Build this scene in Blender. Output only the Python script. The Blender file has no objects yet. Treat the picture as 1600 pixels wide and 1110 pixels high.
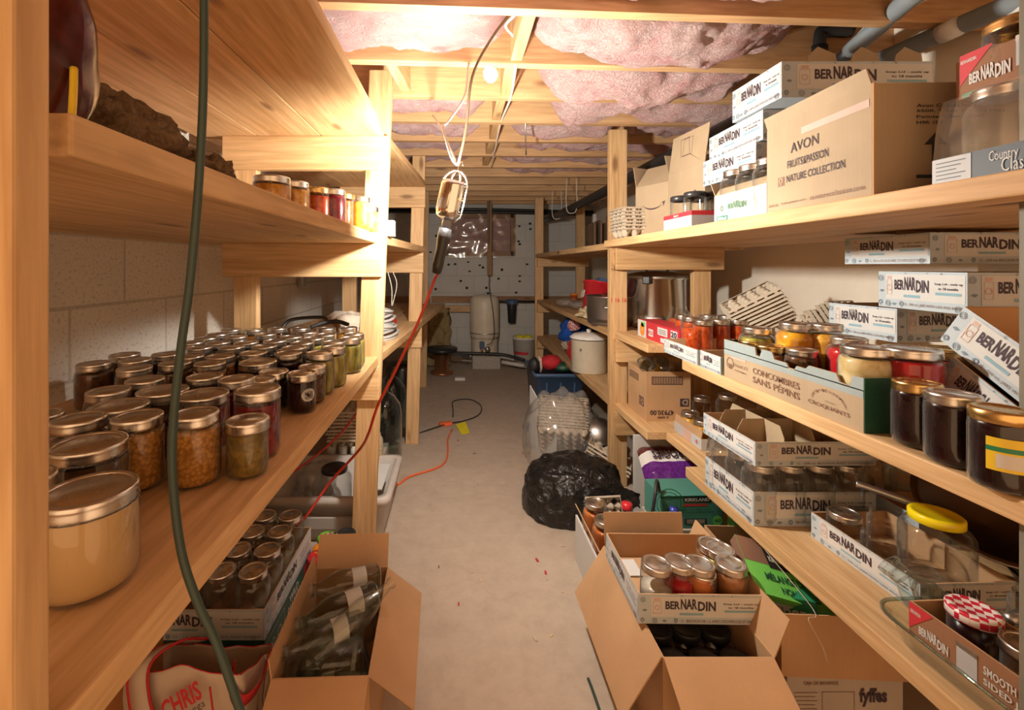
import bpy, math, random
from mathutils import Vector, Matrix, Euler, noise
R = random.Random(7)
D = bpy.data
SC = bpy.context.scene
COL = SC.collection
PI = math.pi

# ---------------------------------------------------------------- camera, world, exposure
EYE = 1.13          # eye height above the floor
F = 700.0           # focal length in pixels of a 1600 px wide frame
cam_d = D.cameras.new('camera'); cam = D.objects.new('camera', cam_d); COL.objects.link(cam)
cam.location = (0, 0, EYE); cam.rotation_euler = (PI/2, 0, 0)
cam_d.sensor_width = 36; cam_d.lens = 36*F/1600; cam_d.clip_start = 0.01
cam_d.shift_x = 86/1600; cam_d.shift_y = -139/1600
SC.camera = cam
W = D.worlds.new('world'); SC.world = W; W.use_nodes = True
W.node_tree.nodes['Background'].inputs[0].default_value = (1.0, 0.59, 0.31, 1)
W.node_tree.nodes['Background'].inputs[1].default_value = 1.12
SC.view_settings.view_transform = 'Standard'; SC.view_settings.look = 'None'
SC.view_settings.gamma = 1; SC.view_settings.use_curve_mapping = False
SC.view_settings.exposure = 0.45
SC.cycles.max_bounces = 10; SC.cycles.diffuse_bounces = 8; SC.cycles.glossy_bounces = 4
SC.cycles.transmission_bounces = 6; SC.cycles.transparent_max_bounces = 24
SC.cycles.sample_clamp_indirect = 6; SC.cycles.caustics_reflective = False; SC.cycles.caustics_refractive = False
SC.cycles.use_denoising = True
LAMP = (-0.015, 1.40, 1.345)      # the hanging work light: its bulb lights the cellar
LAMP_STRENGTH = 1800

# ---------------------------------------------------------------- helpers
def XYZ(u, v, Z):                 # where the line of sight through a photo pixel meets height Z
    Y = F*(EYE-Z)/(v-416.0); return ((u-714.0)*Y/F, Y, Z)
def at(u, v, Y): return ((u-714.0)*Y/F, Y, EYE-(v-416.0)*Y/F)

MATS = {}
class G:                          # tiny node-graph builder
    def __init__(s, name):
        s.m = D.materials.new(name); s.m.use_nodes = True; s.t = s.m.node_tree; s.t.nodes.clear()
        s.out = s.n('ShaderNodeOutputMaterial')
    def n(s, typ, ins=None, **kw):
        nd = s.t.nodes.new(typ)
        for k, v in kw.items(): setattr(nd, k, v)
        for k, v in (ins or {}).items():
            if hasattr(v, 'links') or isinstance(v, bpy.types.NodeSocket): s.t.links.new(v, nd.inputs[k])
            else: nd.inputs[k].default_value = v
        return nd
    def ramp(s, fac, stops):
        r = s.n('ShaderNodeValToRGB', {0: fac}); e = r.color_ramp.elements
        while len(e) < len(stops): e.new(0.5)
        for el, (p, c) in zip(e, stops): el.position = p; el.color = (*c, 1)
        return r.outputs[0]
    def coord(s, which='Object', scale=(1, 1, 1), rot=(0, 0, 0)):
        tc = s.n('ShaderNodeTexCoord'); mp = s.n('ShaderNodeMapping', {0: tc.outputs[which], 2: rot, 3: scale}); return mp.outputs[0]
    def noise(s, vec, scale, detail=4, dist=0.0, rough=0.5):
        return s.n('ShaderNodeTexNoise', {'Vector': vec, 'Scale': scale, 'Detail': detail, 'Distortion': dist, 'Roughness': rough}).outputs[0]
    def mix(s, f, a, b, mode='MIX'):
        nd = s.n('ShaderNodeMix', data_type='RGBA', blend_type=mode)
        for k, v in ((0, f), (6, a), (7, b)):
            if isinstance(v, bpy.types.NodeSocket): s.t.links.new(v, nd.inputs[k])
            else: nd.inputs[k].default_value = v if k == 0 else (*v, 1)
        return nd.outputs[2]
    def math(s, op, a, b=0.0):
        return s.n('ShaderNodeMath', {0: a, 1: b}, operation=op).outputs[0]
    def bump(s, h, strength=0.3, dist=0.01):
        return s.n('ShaderNodeBump', {'Height': h, 'Strength': strength, 'Distance': dist}).outputs[0]
    def pbr(s, color, rough=0.5, metal=0.0, normal=None, **kw):
        ins = {'Base Color': color if isinstance(color, bpy.types.NodeSocket) else (*color, 1), 'Roughness': rough, 'Metallic': metal}
        if normal is not None: ins['Normal'] = normal
        for k, v in kw.items(): ins[k.replace('_', ' ')] = v
        return s.n('ShaderNodeBsdfPrincipled', ins).outputs[0]
    def done(s, sh):
        s.t.links.new(sh, s.out.inputs[0]); MATS[s.m.name] = s.m; return s.m

def plain(name, c, rough=0.5, metal=0.0, var=0.06, scale=14, **kw):      # a surface of one colour with slight unevenness
    g = G(name); f = g.noise(g.coord('Object'), scale, 4)
    a = tuple(x*(1-var) for x in c); b = tuple(min(1, x*(1+var)) for x in c)
    return g.done(g.pbr(g.ramp(f, [(0.3, a), (0.7, b)]), rough, metal, **kw))

def wood(name, axis, light=(0.79, 0.535, 0.285), dark=(0.53, 0.305, 0.125), rough=0.6):
    g = G(name); sc = [11, 11, 11]; sc[axis] = 0.7
    info = g.n('ShaderNodeObjectInfo')
    off = g.n('ShaderNodeVectorMath', {0: g.coord('Object', sc), 1: g.n('ShaderNodeVectorMath', {0: (7.3, 3.1, 5.7), 3: g.math('MULTIPLY', info.outputs['Random'], 9.0)}, operation='SCALE').outputs[0]}, operation='ADD').outputs[0]
    big = g.noise(off, 1.1, 3, 0.9); fine = g.noise(off, 7.0, 5, 0.3)
    rings = g.math('FRACT', g.math('MULTIPLY', big, 9.0))
    rings = g.math('ABSOLUTE', g.math('SUBTRACT', rings, 0.5))
    c = g.ramp(big, [(0.32, dark), (0.5, tuple((a+b)/2 for a, b in zip(light, dark))), (0.68, light)])
    c = g.mix(g.math('MULTIPLY', g.math('POWER', g.math('SUBTRACT', 1.0, rings), 3.0), 0.35), c, tuple(x*0.72 for x in dark))
    c = g.mix(0.4, c, g.ramp(fine, [(0.35, tuple(x*0.8 for x in dark)), (0.65, light)]))
    ks = [8, 8, 8]; ks[axis] = 2.6
    kv = g.n('ShaderNodeVectorMath', {0: g.coord('Object', ks), 1: g.n('ShaderNodeVectorMath', {0: (3, 5, 2), 3: g.math('MULTIPLY', info.outputs['Random'], 5.0)}, operation='SCALE').outputs[0]}, operation='ADD').outputs[0]
    vor = g.n('ShaderNodeTexVoronoi', {'Vector': kv, 'Scale': 1.0}).outputs['Distance']
    kn = g.ramp(vor, [(0.06, (1, 1, 1)), (0.15, (0, 0, 0))])
    c = g.mix(g.math('MULTIPLY', g.n('ShaderNodeSeparateColor', {0: kn}).outputs[0], 0.75), c, (0.16, 0.065, 0.025))
    hsv = g.n('ShaderNodeHueSaturation', {'Color': c, 'Value': g.math('ADD', 0.88, g.math('MULTIPLY', info.outputs['Random'], 0.2)), 'Saturation': 1.0}).outputs[0]
    return g.done(g.pbr(hsv, rough, normal=g.bump(fine, 0.25, 0.004)))
for i, a in enumerate('xyz'): wood('pine_'+a, i)
for i, a in enumerate('xyz'): wood('dark_pine_'+a, i, (0.42, 0.235, 0.11), (0.25, 0.125, 0.055))
wood('gray_wood_z', 2, (0.30, 0.19, 0.12), (0.17, 0.10, 0.06))
wood('joist_pine', 0, (0.72, 0.46, 0.24), (0.52, 0.29, 0.13))

def blockwall(name, rot, base, mortar, wear=(0.30, 0.27, 0.24), bsize=(0.406, 0.203), spots=0.5, off=0.0):
    g = G(name); v = g.coord('Object', (1, 1, 1), rot)
    br = g.n('ShaderNodeTexBrick', {'Vector': v, 'Color1': (*base, 1), 'Color2': (*[x*0.94 for x in base], 1), 'Mortar': (*mortar, 1), 'Scale': 1.0,
             'Mortar Size': 0.006, 'Mortar Smooth': 0.6, 'Brick Width': bsize[0], 'Row Height': bsize[1], 'Bias': 0.0})
    fine = g.noise(v, 90, 5, 0, 0.7); big = g.noise(v, 2.2, 4)
    sp = g.ramp(fine, [(0.38, (1, 1, 1)), (0.46, (0, 0, 0))])
    c = g.mix(g.math('MULTIPLY', g.n('ShaderNodeSeparateColor', {0: sp}).outputs[0], spots), br.outputs[0], wear)
    c = g.mix(0.35, c, g.ramp(big, [(0.3, tuple(x*0.72 for x in base)), (0.7, base)]))
    h = g.math('ADD', g.math('MULTIPLY', br.outputs['Fac'], -0.8), g.math('MULTIPLY', fine, 0.5))
    return g.done(g.pbr(c, 0.75, normal=g.bump(h, 0.55, 0.008)))
blockwall('painted_block_left', (0, 0, 0), (0.76, 0.72, 0.66), (0.48, 0.45, 0.40), (0.30, 0.26, 0.22), spots=0.75)
blockwall('painted_block_back', (0, 0, 0), (0.66, 0.66, 0.64), (0.58, 0.58, 0.56), spots=0.3)
plain('cream_wall', (0.86, 0.79, 0.68), 0.7, var=0.05, scale=5)

g = G('concrete_floor'); v = g.coord('Object')
b1 = g.noise(v, 1.6, 5, 0.4); b2 = g.noise(v, 14, 6, 0.2, 0.7); b3 = g.noise(v, 160, 3)
c = g.ramp(b1, [(0.3, (0.43, 0.345, 0.27)), (0.7, (0.54, 0.445, 0.36))])
c = g.mix(0.30, c, g.ramp(b2, [(0.35, (0.335, 0.265, 0.20)), (0.65, (0.58, 0.485, 0.39))]))
c = g.mix(g.n('ShaderNodeSeparateColor', {0: g.ramp(b2, [(0.70, (0, 0, 0)), (0.78, (0.5, 0.5, 0.5))])}).outputs[0], c, (0.23, 0.18, 0.13))
g.done(g.pbr(c, 0.72, normal=g.bump(b3, 0.15, 0.002)))

g = G('pink_fiberglass'); v = g.coord('Object', (1, 1.8, 1.8))
a1 = g.noise(v, 6, 6, 1.2, 0.6); a2 = g.noise(v, 38, 6, 2.5, 0.7)
c = g.ramp(a1, [(0.26, (0.70, 0.18, 0.22)), (0.40, (0.88, 0.50, 0.50)), (0.62, (0.94, 0.70, 0.68))])
c = g.mix(0.3, c, g.ramp(a2, [(0.3, (0.82, 0.40, 0.42)), (0.6, (0.95, 0.76, 0.73))]))
g.done(g.pbr(c, 0.95, normal=g.bump(a2, 1.0, 0.03)))
g = G('rock_wool'); v = g.coord('Object'); a2 = g.noise(v, 45, 6, 2, 0.7)
g.done(g.pbr(g.ramp(a2, [(0.3, (0.27, 0.19, 0.08)), (0.7, (0.48, 0.36, 0.18))]), 0.95, normal=g.bump(a2, 0.8, 0.015)))
g = G('brown_wool'); v = g.coord('Object'); a2 = g.noise(v, 60, 6, 2, 0.7)
g.done(g.pbr(g.ramp(a2, [(0.3, (0.13, 0.07, 0.03)), (0.7, (0.40, 0.25, 0.12))]), 0.95, normal=g.bump(a2, 0.9, 0.02)))

def kraft(name, c, var=0.12):
    g = G(name); v = g.coord('Object'); f = g.noise(v, 5, 5); w = g.noise(g.coord('Object', (140, 140, 3)), 1.0, 2)
    col = g.mix(0.15, g.ramp(f, [(0.3, tuple(x*(1-var) for x in c)), (0.7, tuple(min(1, x*(1+var)) for x in c))]), g.ramp(w, [(0.4, tuple(x*0.85 for x in c)), (0.6, c)]))
    g.done(g.pbr(col, 0.75, normal=g.bump(w, 0.12, 0.002)))
kraft('cardboard', (0.50, 0.30, 0.155)); kraft('pale_cardboard', (0.41, 0.31, 0.20)); kraft('gray_cardboard', (0.47, 0.41, 0.35)); kraft('carton_pulp', (0.52, 0.44, 0.34), 0.2)
kraft('brown_print', (0.30, 0.145, 0.075)); kraft('slate_print', (0.30, 0.36, 0.37)); kraft('orange_board', (0.40, 0.17, 0.05))
plain('print_white', (0.62, 0.615, 0.60), 0.55, var=0.03); plain('print_ice', (0.48, 0.55, 0.60), 0.55, var=0.04)
plain('print_blue', (0.25, 0.42, 0.50), 0.55); plain('print_ink', (0.055, 0.035, 0.05), 0.6); plain('print_doodle', (0.20, 0.25, 0.30), 0.6)
plain('print_brown', (0.22, 0.12, 0.08), 0.6); plain('print_tan', (0.60, 0.42, 0.36), 0.6); plain('print_red', (0.55, 0.035, 0.05), 0.5); plain('print_green', (0.02, 0.22, 0.10), 0.45)
plain('print_dark_green', (0.015, 0.075, 0.045), 0.45); plain('print_lime', (0.16, 0.56, 0.10), 0.45); plain('print_yellow', (0.80, 0.58, 0.03), 0.45); plain('print_navy', (0.03, 0.042, 0.065), 0.5)
plain('print_black', (0.02, 0.018, 0.017), 0.5); plain('print_orange', (0.75, 0.28, 0.03), 0.5); plain('print_teal', (0.07, 0.24, 0.20), 0.5); plain('print_gray', (0.45, 0.46, 0.48), 0.5); plain('print_purple', (0.09, 0.02, 0.15), 0.4)
plain('print_sage', (0.12, 0.25, 0.16), 0.5)
plain('white_plastic', (0.78, 0.76, 0.72), 0.35); plain('gray_plastic', (0.52, 0.47, 0.43), 0.4); plain('black_plastic', (0.025, 0.025, 0.027), 0.35); plain('blue_plastic', (0.065, 0.12, 0.23), 0.4)
plain('red_plastic', (0.62, 0.025, 0.035), 0.3); plain('blue_cap', (0.03, 0.05, 0.34), 0.3); plain('yellow_lid', (0.86, 0.68, 0.01), 0.3); plain('yellow_tag', (0.80, 0.70, 0.02), 0.4); plain('green_lid', (0.16, 0.62, 0.03), 0.3); plain('orange_lid', (0.80, 0.24, 0.02), 0.3)
plain('black_rubber', (0.022, 0.022, 0.024), 0.5); plain('green_cord', (0.028, 0.055, 0.045), 0.45); plain('red_cord', (0.50, 0.035, 0.014), 0.35); plain('orange_cord', (0.85, 0.15, 0.04), 0.4); plain('white_cord', (0.80, 0.76, 0.70), 0.4); plain('brown_cord', (0.20, 0.13, 0.08), 0.4)
plain('label_paper', (0.42, 0.40, 0.36), 0.6); plain('post_paint', (0.20, 0.19, 0.15), 0.6); plain('porcelain', (0.86, 0.84, 0.80), 0.15); plain('frosted_bulb', (0.80, 0.80, 0.82), 0.2); plain('enamel_cream', (0.74, 0.68, 0.55), 0.22); plain('black_pipe', (0.025, 0.024, 0.024), 0.4); plain('foam_pipe', (0.23, 0.27, 0.30), 0.8)
plain('blue_cloth', (0.015, 0.10, 0.50), 0.6); plain('red_cloth', (0.50, 0.02, 0.03), 0.8); plain('white_cloth', (0.56, 0.47, 0.38), 0.85); plain('tank_paint', (0.78, 0.70, 0.57), 0.4); plain('gray_concrete', (0.48, 0.44, 0.40), 0.9, var=0.15, scale=40)
plain('cable_gray', (0.42, 0.41, 0.40), 0.45); plain('copper', (0.55, 0.25, 0.12), 0.4, 0.9); plain('burlap', (0.45, 0.36, 0.24), 0.95, var=0.3, scale=120); plain('maroon_film', (0.07, 0.012, 0.010), 0.18, var=0.4, scale=60); plain('straw', (0.62, 0.50, 0.30), 0.9, var=0.3, scale=60)
plain('purple_film', (0.11, 0.02, 0.19), 0.2, var=0.35, scale=90); plain('white_film', (0.75, 0.72, 0.70), 0.2, var=0.1); plain('maroon_food', (0.10, 0.025, 0.02), 0.4, var=0.5, scale=70)
def metal(name, c, rough, bumpy=0.0):
    g = G(name); f = g.noise(g.coord('Object'), 30, 4)
    g.done(g.pbr(c, g.math('ADD', rough-0.05, g.math('MULTIPLY', f, 0.1)), 1.0))
metal('lid_silver', (0.72, 0.69, 0.65), 0.28); metal('lid_gold', (0.72, 0.50, 0.20), 0.27); metal('chrome', (0.82, 0.81, 0.79), 0.09); metal('steel', (0.70, 0.69, 0.67), 0.22); metal('dull_steel', (0.46, 0.44, 0.42), 0.4); metal('pan_dark', (0.16, 0.13, 0.11), 0.3)
def gingham(name, col):
    g = G(name); v = g.coord('Object', (90, 90, 90)); ch = g.n('ShaderNodeTexChecker', {'Vector': v, 'Scale': 1.0, 'Color1': (*col, 1), 'Color2': (0.80, 0.74, 0.72, 1)}).outputs[0]
    g.done(g.pbr(ch, 0.35))
gingham('gingham_red', (0.55, 0.02, 0.05))

def thin_glass(name, tint=(0.975, 0.98, 0.975), edge=(0.30, 0.32, 0.30), rough=0.03, haze=0.0):
    g = G(name); fc = g.n('ShaderNodeLayerWeight', {'Blend': 0.5}).outputs['Facing']      # 0 face on, 1 at grazing, the same from both sides of the pane
    tr = g.n('ShaderNodeBsdfTransparent', {0: g.mix(g.math('POWER', fc, 1.9), tint, edge)}).outputs[0]
    if haze: tr = g.n('ShaderNodeMixShader', {0: haze, 1: tr, 2: g.n('ShaderNodeBsdfDiffuse', {0: (0.8, 0.8, 0.78, 1)}).outputs[0]}).outputs[0]
    if not haze: tr = g.n('ShaderNodeMixShader', {0: g.math('MULTIPLY', g.math('POWER', fc, 2.5), 0.22), 1: tr, 2: g.n('ShaderNodeBsdfDiffuse', {0: (0.85, 0.87, 0.85, 1)}).outputs[0]}).outputs[0]  # white diffuse at grazing angles imitates the bright rims of refracting glass
    fr = g.math('ADD', 0.04, g.math('MULTIPLY', g.math('POWER', fc, 3.0), 0.75))
    gl = g.n('ShaderNodeBsdfGlossy', {0: (1, 1, 1, 1), 1: rough}).outputs[0]
    return g.done(g.n('ShaderNodeMixShader', {0: fr, 1: tr, 2: gl}).outputs[0])
thin_glass('clear_glass'); thin_glass('green_glass', (0.90, 0.95, 0.88), (0.32, 0.40, 0.29)); thin_glass('blue_glass', (0.86, 0.92, 0.92), (0.40, 0.50, 0.50)); thin_glass('clear_film', (0.95, 0.94, 0.92), (0.85, 0.84, 0.81), 0.12, 0.04); thin_glass('bag_film', (0.90, 0.88, 0.86), (0.75, 0.73, 0.70), 0.15, 0.16)
thin_glass('bottle_glass', (0.93, 0.95, 0.92), (0.22, 0.25, 0.22)); thin_glass('carboy_glass', (0.72, 0.80, 0.76), (0.22, 0.30, 0.27))
def food(name, c1, c2, scale=40, stretch=(1, 1, 1), rough=0.25, contrast=(0.35, 0.65), cells=False):
    g = G(name); v = g.coord('Object', stretch)
    if cells:
        vo = g.n('ShaderNodeTexVoronoi', {'Vector': v, 'Scale': scale}); f = vo.outputs['Distance']; contrast = (0.15, 0.75); c1, c2 = c2, c1
    else: f = g.noise(v, scale, 4, 0.6)
    g.done(g.pbr(g.ramp(f, [(contrast[0], c1), (contrast[1], c2)]), rough, normal=g.bump(f, 0.25, 0.004), Specular_IOR_Level=0.25))
food('corn', (0.30, 0.125, 0.02), (0.56, 0.27, 0.055), 165, cells=True); food('dark_jam', (0.008, 0.003, 0.004), (0.024, 0.005, 0.007), 30); food('beets', (0.11, 0.006, 0.012), (0.26, 0.014, 0.022), 40)
food('amber_fruit', (0.22, 0.07, 0.015), (0.55, 0.23, 0.045), 60); food('pickles', (0.10, 0.09, 0.012), (0.44, 0.36, 0.06), 55, (1, 1, 0.25)); food('yellow_beans', (0.24, 0.19, 0.015), (0.62, 0.52, 0.07), 60, (1, 1, 0.3)); food('green_relish', (0.13, 0.085, 0.018), (0.29, 0.19, 0.04), 90)
food('cream_fat', (0.62, 0.41, 0.19), (0.72, 0.50, 0.25), 6, rough=0.5); food('brown_sauce', (0.045, 0.02, 0.009), (0.15, 0.06, 0.022), 45); food('tomato_sauce', (0.36, 0.035, 0.008), (0.62, 0.10, 0.02), 70); food('red_jelly', (0.42, 0.008, 0.014), (0.58, 0.014, 0.02), 12)
food('orange_carrots', (0.62, 0.20, 0.008), (0.90, 0.46, 0.03), 45); food('garlic', (0.62, 0.45, 0.18), (0.86, 0.73, 0.45), 42, cells=True); food('honey', (0.42, 0.10, 0.02), (0.66, 0.22, 0.05), 10); food('yellow_peppers', (0.55, 0.40, 0.02), (0.80, 0.66, 0.10), 40); food('orange_marmalade', (0.55, 0.22, 0.02), (0.86, 0.46, 0.07), 60)
food('tea_brown', (0.26, 0.10, 0.03), (0.44, 0.19, 0.07), 15); food('salt', (0.66, 0.58, 0.48), (0.80, 0.72, 0.62), 20)
g = G('garbage_film'); f = g.noise(g.coord('Object'), 14, 5, 1.5); g.done(g.pbr((0.012, 0.011, 0.011), 0.22, normal=g.bump(f, 0.9, 0.03)))
g = G('lit_bulb'); g.done(g.n('ShaderNodeEmission', {0: (1.0, 0.93, 0.81, 1), 1: LAMP_STRENGTH}).outputs[0])

# ---- mesh building
class MB:
    def __init__(s): s.v = []; s.f = []; s.mi = []; s.sm = []; s.slots = []
    def slot(s, m):
        if m not in s.slots: s.slots.append(m)
        return s.slots.index(m)
    def add(s, vs, fs, m, smooth=False):
        o = len(s.v); s.v += [tuple(p) for p in vs]; k = s.slot(m)
        for f in fs: s.f.append(tuple(i+o for i in f)); s.mi.append(k); s.sm.append(smooth)
        return s
    def hexa(s, p, m): return s.add(p, [(0, 3, 2, 1), (4, 5, 6, 7), (0, 1, 5, 4), (1, 2, 6, 5), (2, 3, 7, 6), (3, 0, 4, 7)], m)
    def box(s, x0, x1, y0, y1, z0, z1, m, M=None):
        p = [Vector(q) for q in ((x0, y0, z0), (x1, y0, z0), (x1, y1, z0), (x0, y1, z0), (x0, y0, z1), (x1, y0, z1), (x1, y1, z1), (x0, y1, z1))]
        if M: p = [M @ q for q in p]
        return s.hexa(p, m)
    def lathe(s, prof, m, seg=24, M=None, smooth=True, a0=0.0, a1=2*PI):
        full = abs(a1-a0-2*PI) < 1e-6; n = seg if full else seg+1; vs = []; fs = []
        for r, z in prof:
            for i in range(n):
                a = a0+(a1-a0)*i/seg; q = Vector((r*math.cos(a), r*math.sin(a), z)); vs.append(M @ q if M else q)
        for j in range(len(prof)-1):
            for i in range(seg):
                k = (i+1) % n; fs.append((j*n+i, j*n+k, (j+1)*n+k, (j+1)*n+i))
        return s.add(vs, fs, m, smooth)
    def disc(s, r, z, m, seg=24, M=None, up=True):
        vs = [Vector((r*math.cos(2*PI*i/seg), r*math.sin(2*PI*i/seg), z)) for i in range(seg)]
        if M: vs = [M @ q for q in vs]
        return s.add(vs, [tuple(range(seg)) if up else tuple(range(seg))[::-1]], m)
    def tube(s, pts, r, m, seg=8, sub=6, cap=True):
        pts = [Vector(p) for p in pts]
        if sub > 1 and len(pts) > 2:
            q = []; P = [2*pts[0]-pts[1]]+pts+[2*pts[-1]-pts[-2]]
            for i in range(1, len(P)-2):
                for k in range(sub):
                    t = k/sub; a, b, c, d = P[i-1:i+3]
                    q.append(0.5*((2*b)+(c-a)*t+(2*a-5*b+4*c-d)*t*t+(3*b-a-3*c+d)*t**3))
            pts = q+[pts[-1]]
        vs = []; fs = []; nrm = None
        for i, p in enumerate(pts):
            t = (pts[min(i+1, len(pts)-1)]-pts[max(i-1, 0)]).normalized()
            if nrm is None: nrm = t.orthogonal().normalized()
            else:
                nrm = nrm-t*nrm.dot(t); nrm = nrm.normalized() if nrm.length > 1e-6 else t.orthogonal().normalized()
            b = t.cross(nrm); rr = r[i*len(r)//len(pts)] if isinstance(r, (list, tuple)) else r
            for k in range(seg):
                a = 2*PI*k/seg; vs.append(p+rr*(math.cos(a)*nrm+math.sin(a)*b))
        for i in range(len(pts)-1):
            for k in range(seg):
                k2 = (k+1) % seg; fs.append((i*seg+k, i*seg+k2, (i+1)*seg+k2, (i+1)*seg+k))
        if cap: fs += [tuple(range(seg))[::-1], tuple(range((len(pts)-1)*seg, len(pts)*seg))]
        return s.add(vs, fs, m, True)
    def quad(s, a, b, c, d, m): return s.add([a, b, c, d], [(0, 1, 2, 3)], m)
    def slab(s, a, b, c, d, t, m):       # a sheet through four corners with thickness t
        a, b, c, d = map(Vector, (a, b, c, d)); n = (b-a).cross(d-a).normalized()*t
        return s.hexa([a, b, c, d, a+n, b+n, c+n, d+n], m)
    def grid(s, nx, ny, fn, m, smooth=True):
        vs = [fn(i/nx, j/ny) for j in range(ny+1) for i in range(nx+1)]
        fs = [(j*(nx+1)+i, j*(nx+1)+i+1, (j+1)*(nx+1)+i+1, (j+1)*(nx+1)+i) for j in range(ny) for i in range(nx)]
        return s.add(vs, fs, m, smooth)
    def mesh(s, name):
        me = D.meshes.new(name); me.from_pydata(s.v, [], s.f)
        for k in s.slots: me.materials.append(MATS[k])
        me.polygons.foreach_set('material_index', s.mi); me.polygons.foreach_set('use_smooth', s.sm); me.update(); return me
    def build(s, name, parent=None, bevel=0.0, solid=0.0):
        return link(name, s.mesh(name), parent, bevel, solid)
def link(name, me, parent=None, bevel=0.0, solid=0.0):
    o = D.objects.new(name, me); COL.objects.link(o); o.parent = parent
    if solid: md = o.modifiers.new('thickness', 'SOLIDIFY'); md.thickness = solid; md.offset = 0
    if bevel: md = o.modifiers.new('edge', 'BEVEL'); md.width = bevel; md.segments = 2; md.limit_method = 'ANGLE'; md.angle_limit = 0.9
    return o
def tag(o, label, cat, group=None, kind=None):
    o['label'] = label; o['category'] = cat
    if group: o['group'] = group
    if kind: o['kind'] = kind
    return o
def thing(name, label, cat, loc=(0, 0, 0), rz=0.0, group=None, rot=None):
    o = D.objects.new(name, None); COL.objects.link(o); o.location = loc; o.rotation_euler = rot or (0, 0, rz); o.empty_display_size = 0.02
    return tag(o, label, cat, group)
def struct(o): o['kind'] = 'structure'; return o
def bx(x0, x1, y0, y1, z0, z1, m, name, parent=None, bevel=0.0): return MB().box(x0, x1, y0, y1, z0, z1, m).build(name, parent, bevel)

# ---- printed lettering: glyph outlines turned into thin raised faces
_txt = {}
def glyphs(s, bold):
    if (s, bold) not in _txt:
        cu = D.curves.new('t', 'FONT'); cu.body = s; cu.size = 1; cu.resolution_u = 2; cu.offset = bold; cu.fill_mode = 'FRONT'
        ob = D.objects.new('t', cu); me = D.meshes.new_from_object(ob)
        vs = [tuple(v.co) for v in me.vertices]; fs = [tuple(p.vertices) for p in me.polygons]
        D.objects.remove(ob); D.curves.remove(cu); D.meshes.remove(me); _txt[(s, bold)] = (vs, fs)
    return _txt[(s, bold)]
class Face:                       # a printable rectangle: origin at its lower left corner, r to the right, u up, seen from outside
    def __init__(s, o, r, u, lift=0.0008):
        s.o = Vector(o); s.r = Vector(r).normalized(); s.u = Vector(u).normalized(); s.w = Vector(r).length; s.h = Vector(u).length
        s.nn = s.r.cross(s.u).normalized(); s.lift = lift
    def p(s, a, b, k=1.0): return s.o+s.r*(a*s.w)+s.u*(b*s.h)+s.nn*(s.lift*k)
    def rect(s, mb, a0, a1, b0, b1, m, k=1.0): mb.quad(s.p(a0, b0, k), s.p(a1, b0, k), s.p(a1, b1, k), s.p(a0, b1, k), m); return s
    def poly(s, mb, pts, m, k=1.0): mb.add([s.p(a, b, k) for a, b in pts], [tuple(range(len(pts)))], m); return s
    def text(s, mb, t, a0, a1, b0, b1, m, bold=0.0, k=2.0, rot=0.0):      # fitted into the box a0..a1 x b0..b1 of the face
        vs, fs = glyphs(t, bold)
        if not vs: return s
        x0 = min(v[0] for v in vs); x1 = max(v[0] for v in vs); y0 = min(v[1] for v in vs); y1 = max(v[1] for v in vs)
        q = []
        for v in vs:
            x = (v[0]-x0)/(x1-x0); y = (v[1]-y0)/max(1e-6, y1-y0)
            if rot == 180: x, y = 1-x, 1-y
            q.append(s.p(a0+(a1-a0)*x, b0+(b1-b0)*y, k))
        mb.add(q, fs, m); return s
    def ring(s, mb, a, b, rad, m, w=0.18, seg=14, k=1.5, sq=1.0):
        c = s.p(a, b, k); o = [c+s.r*(rad*math.cos(2*PI*i/seg))+s.u*(rad*sq*math.sin(2*PI*i/seg)) for i in range(seg)]; n = [c+(q-c)*(1-w) for q in o]
        mb.add(o+n, [(i, (i+1) % seg, seg+(i+1) % seg, seg+i) for i in range(seg)], m); return s
    def frame(s, mb, a0, a1, b0, b1, m, t=0.002, k=1.5):
        ta = t/s.w; tb = t/s.h
        for q in ((a0, a1, b0, b0+tb), (a0, a1, b1-tb, b1), (a0, a0+ta, b0, b1), (a1-ta, a1, b0, b1)): s.rect(mb, *q, m, k)
        return s
# ---------------------------------------------------------------- the cellar: floor, walls, ceiling
XL, XR, YB = -1.06, 1.58, 5.3
struct(bx(-1.16, 1.68, -0.6, 5.4, -0.1, 0, 'concrete_floor', 'floor'))
def wall(name, pts, rot_m, mat):    # a slab whose texture runs along its local x and y
    mb = MB().box(*pts, mat); return mb
w = MB().box(0, 6.0, 0, 2.08, 0, 0.1, 'painted_block_left').build('wall_left'); w.matrix_world = Matrix(((0, 0, -1, XL), (1, 0, 0, -0.6), (0, 1, 0, 0), (0, 0, 0, 1))); struct(w)
w = MB().box(0, 6.0, 0, 2.08, -0.1, 0, 'cream_wall').build('wall_right'); w.matrix_world = Matrix(((0, 0, -1, XR), (1, 0, 0, -0.6), (0, 1, 0, 0), (0, 0, 0, 1))); struct(w)
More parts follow.
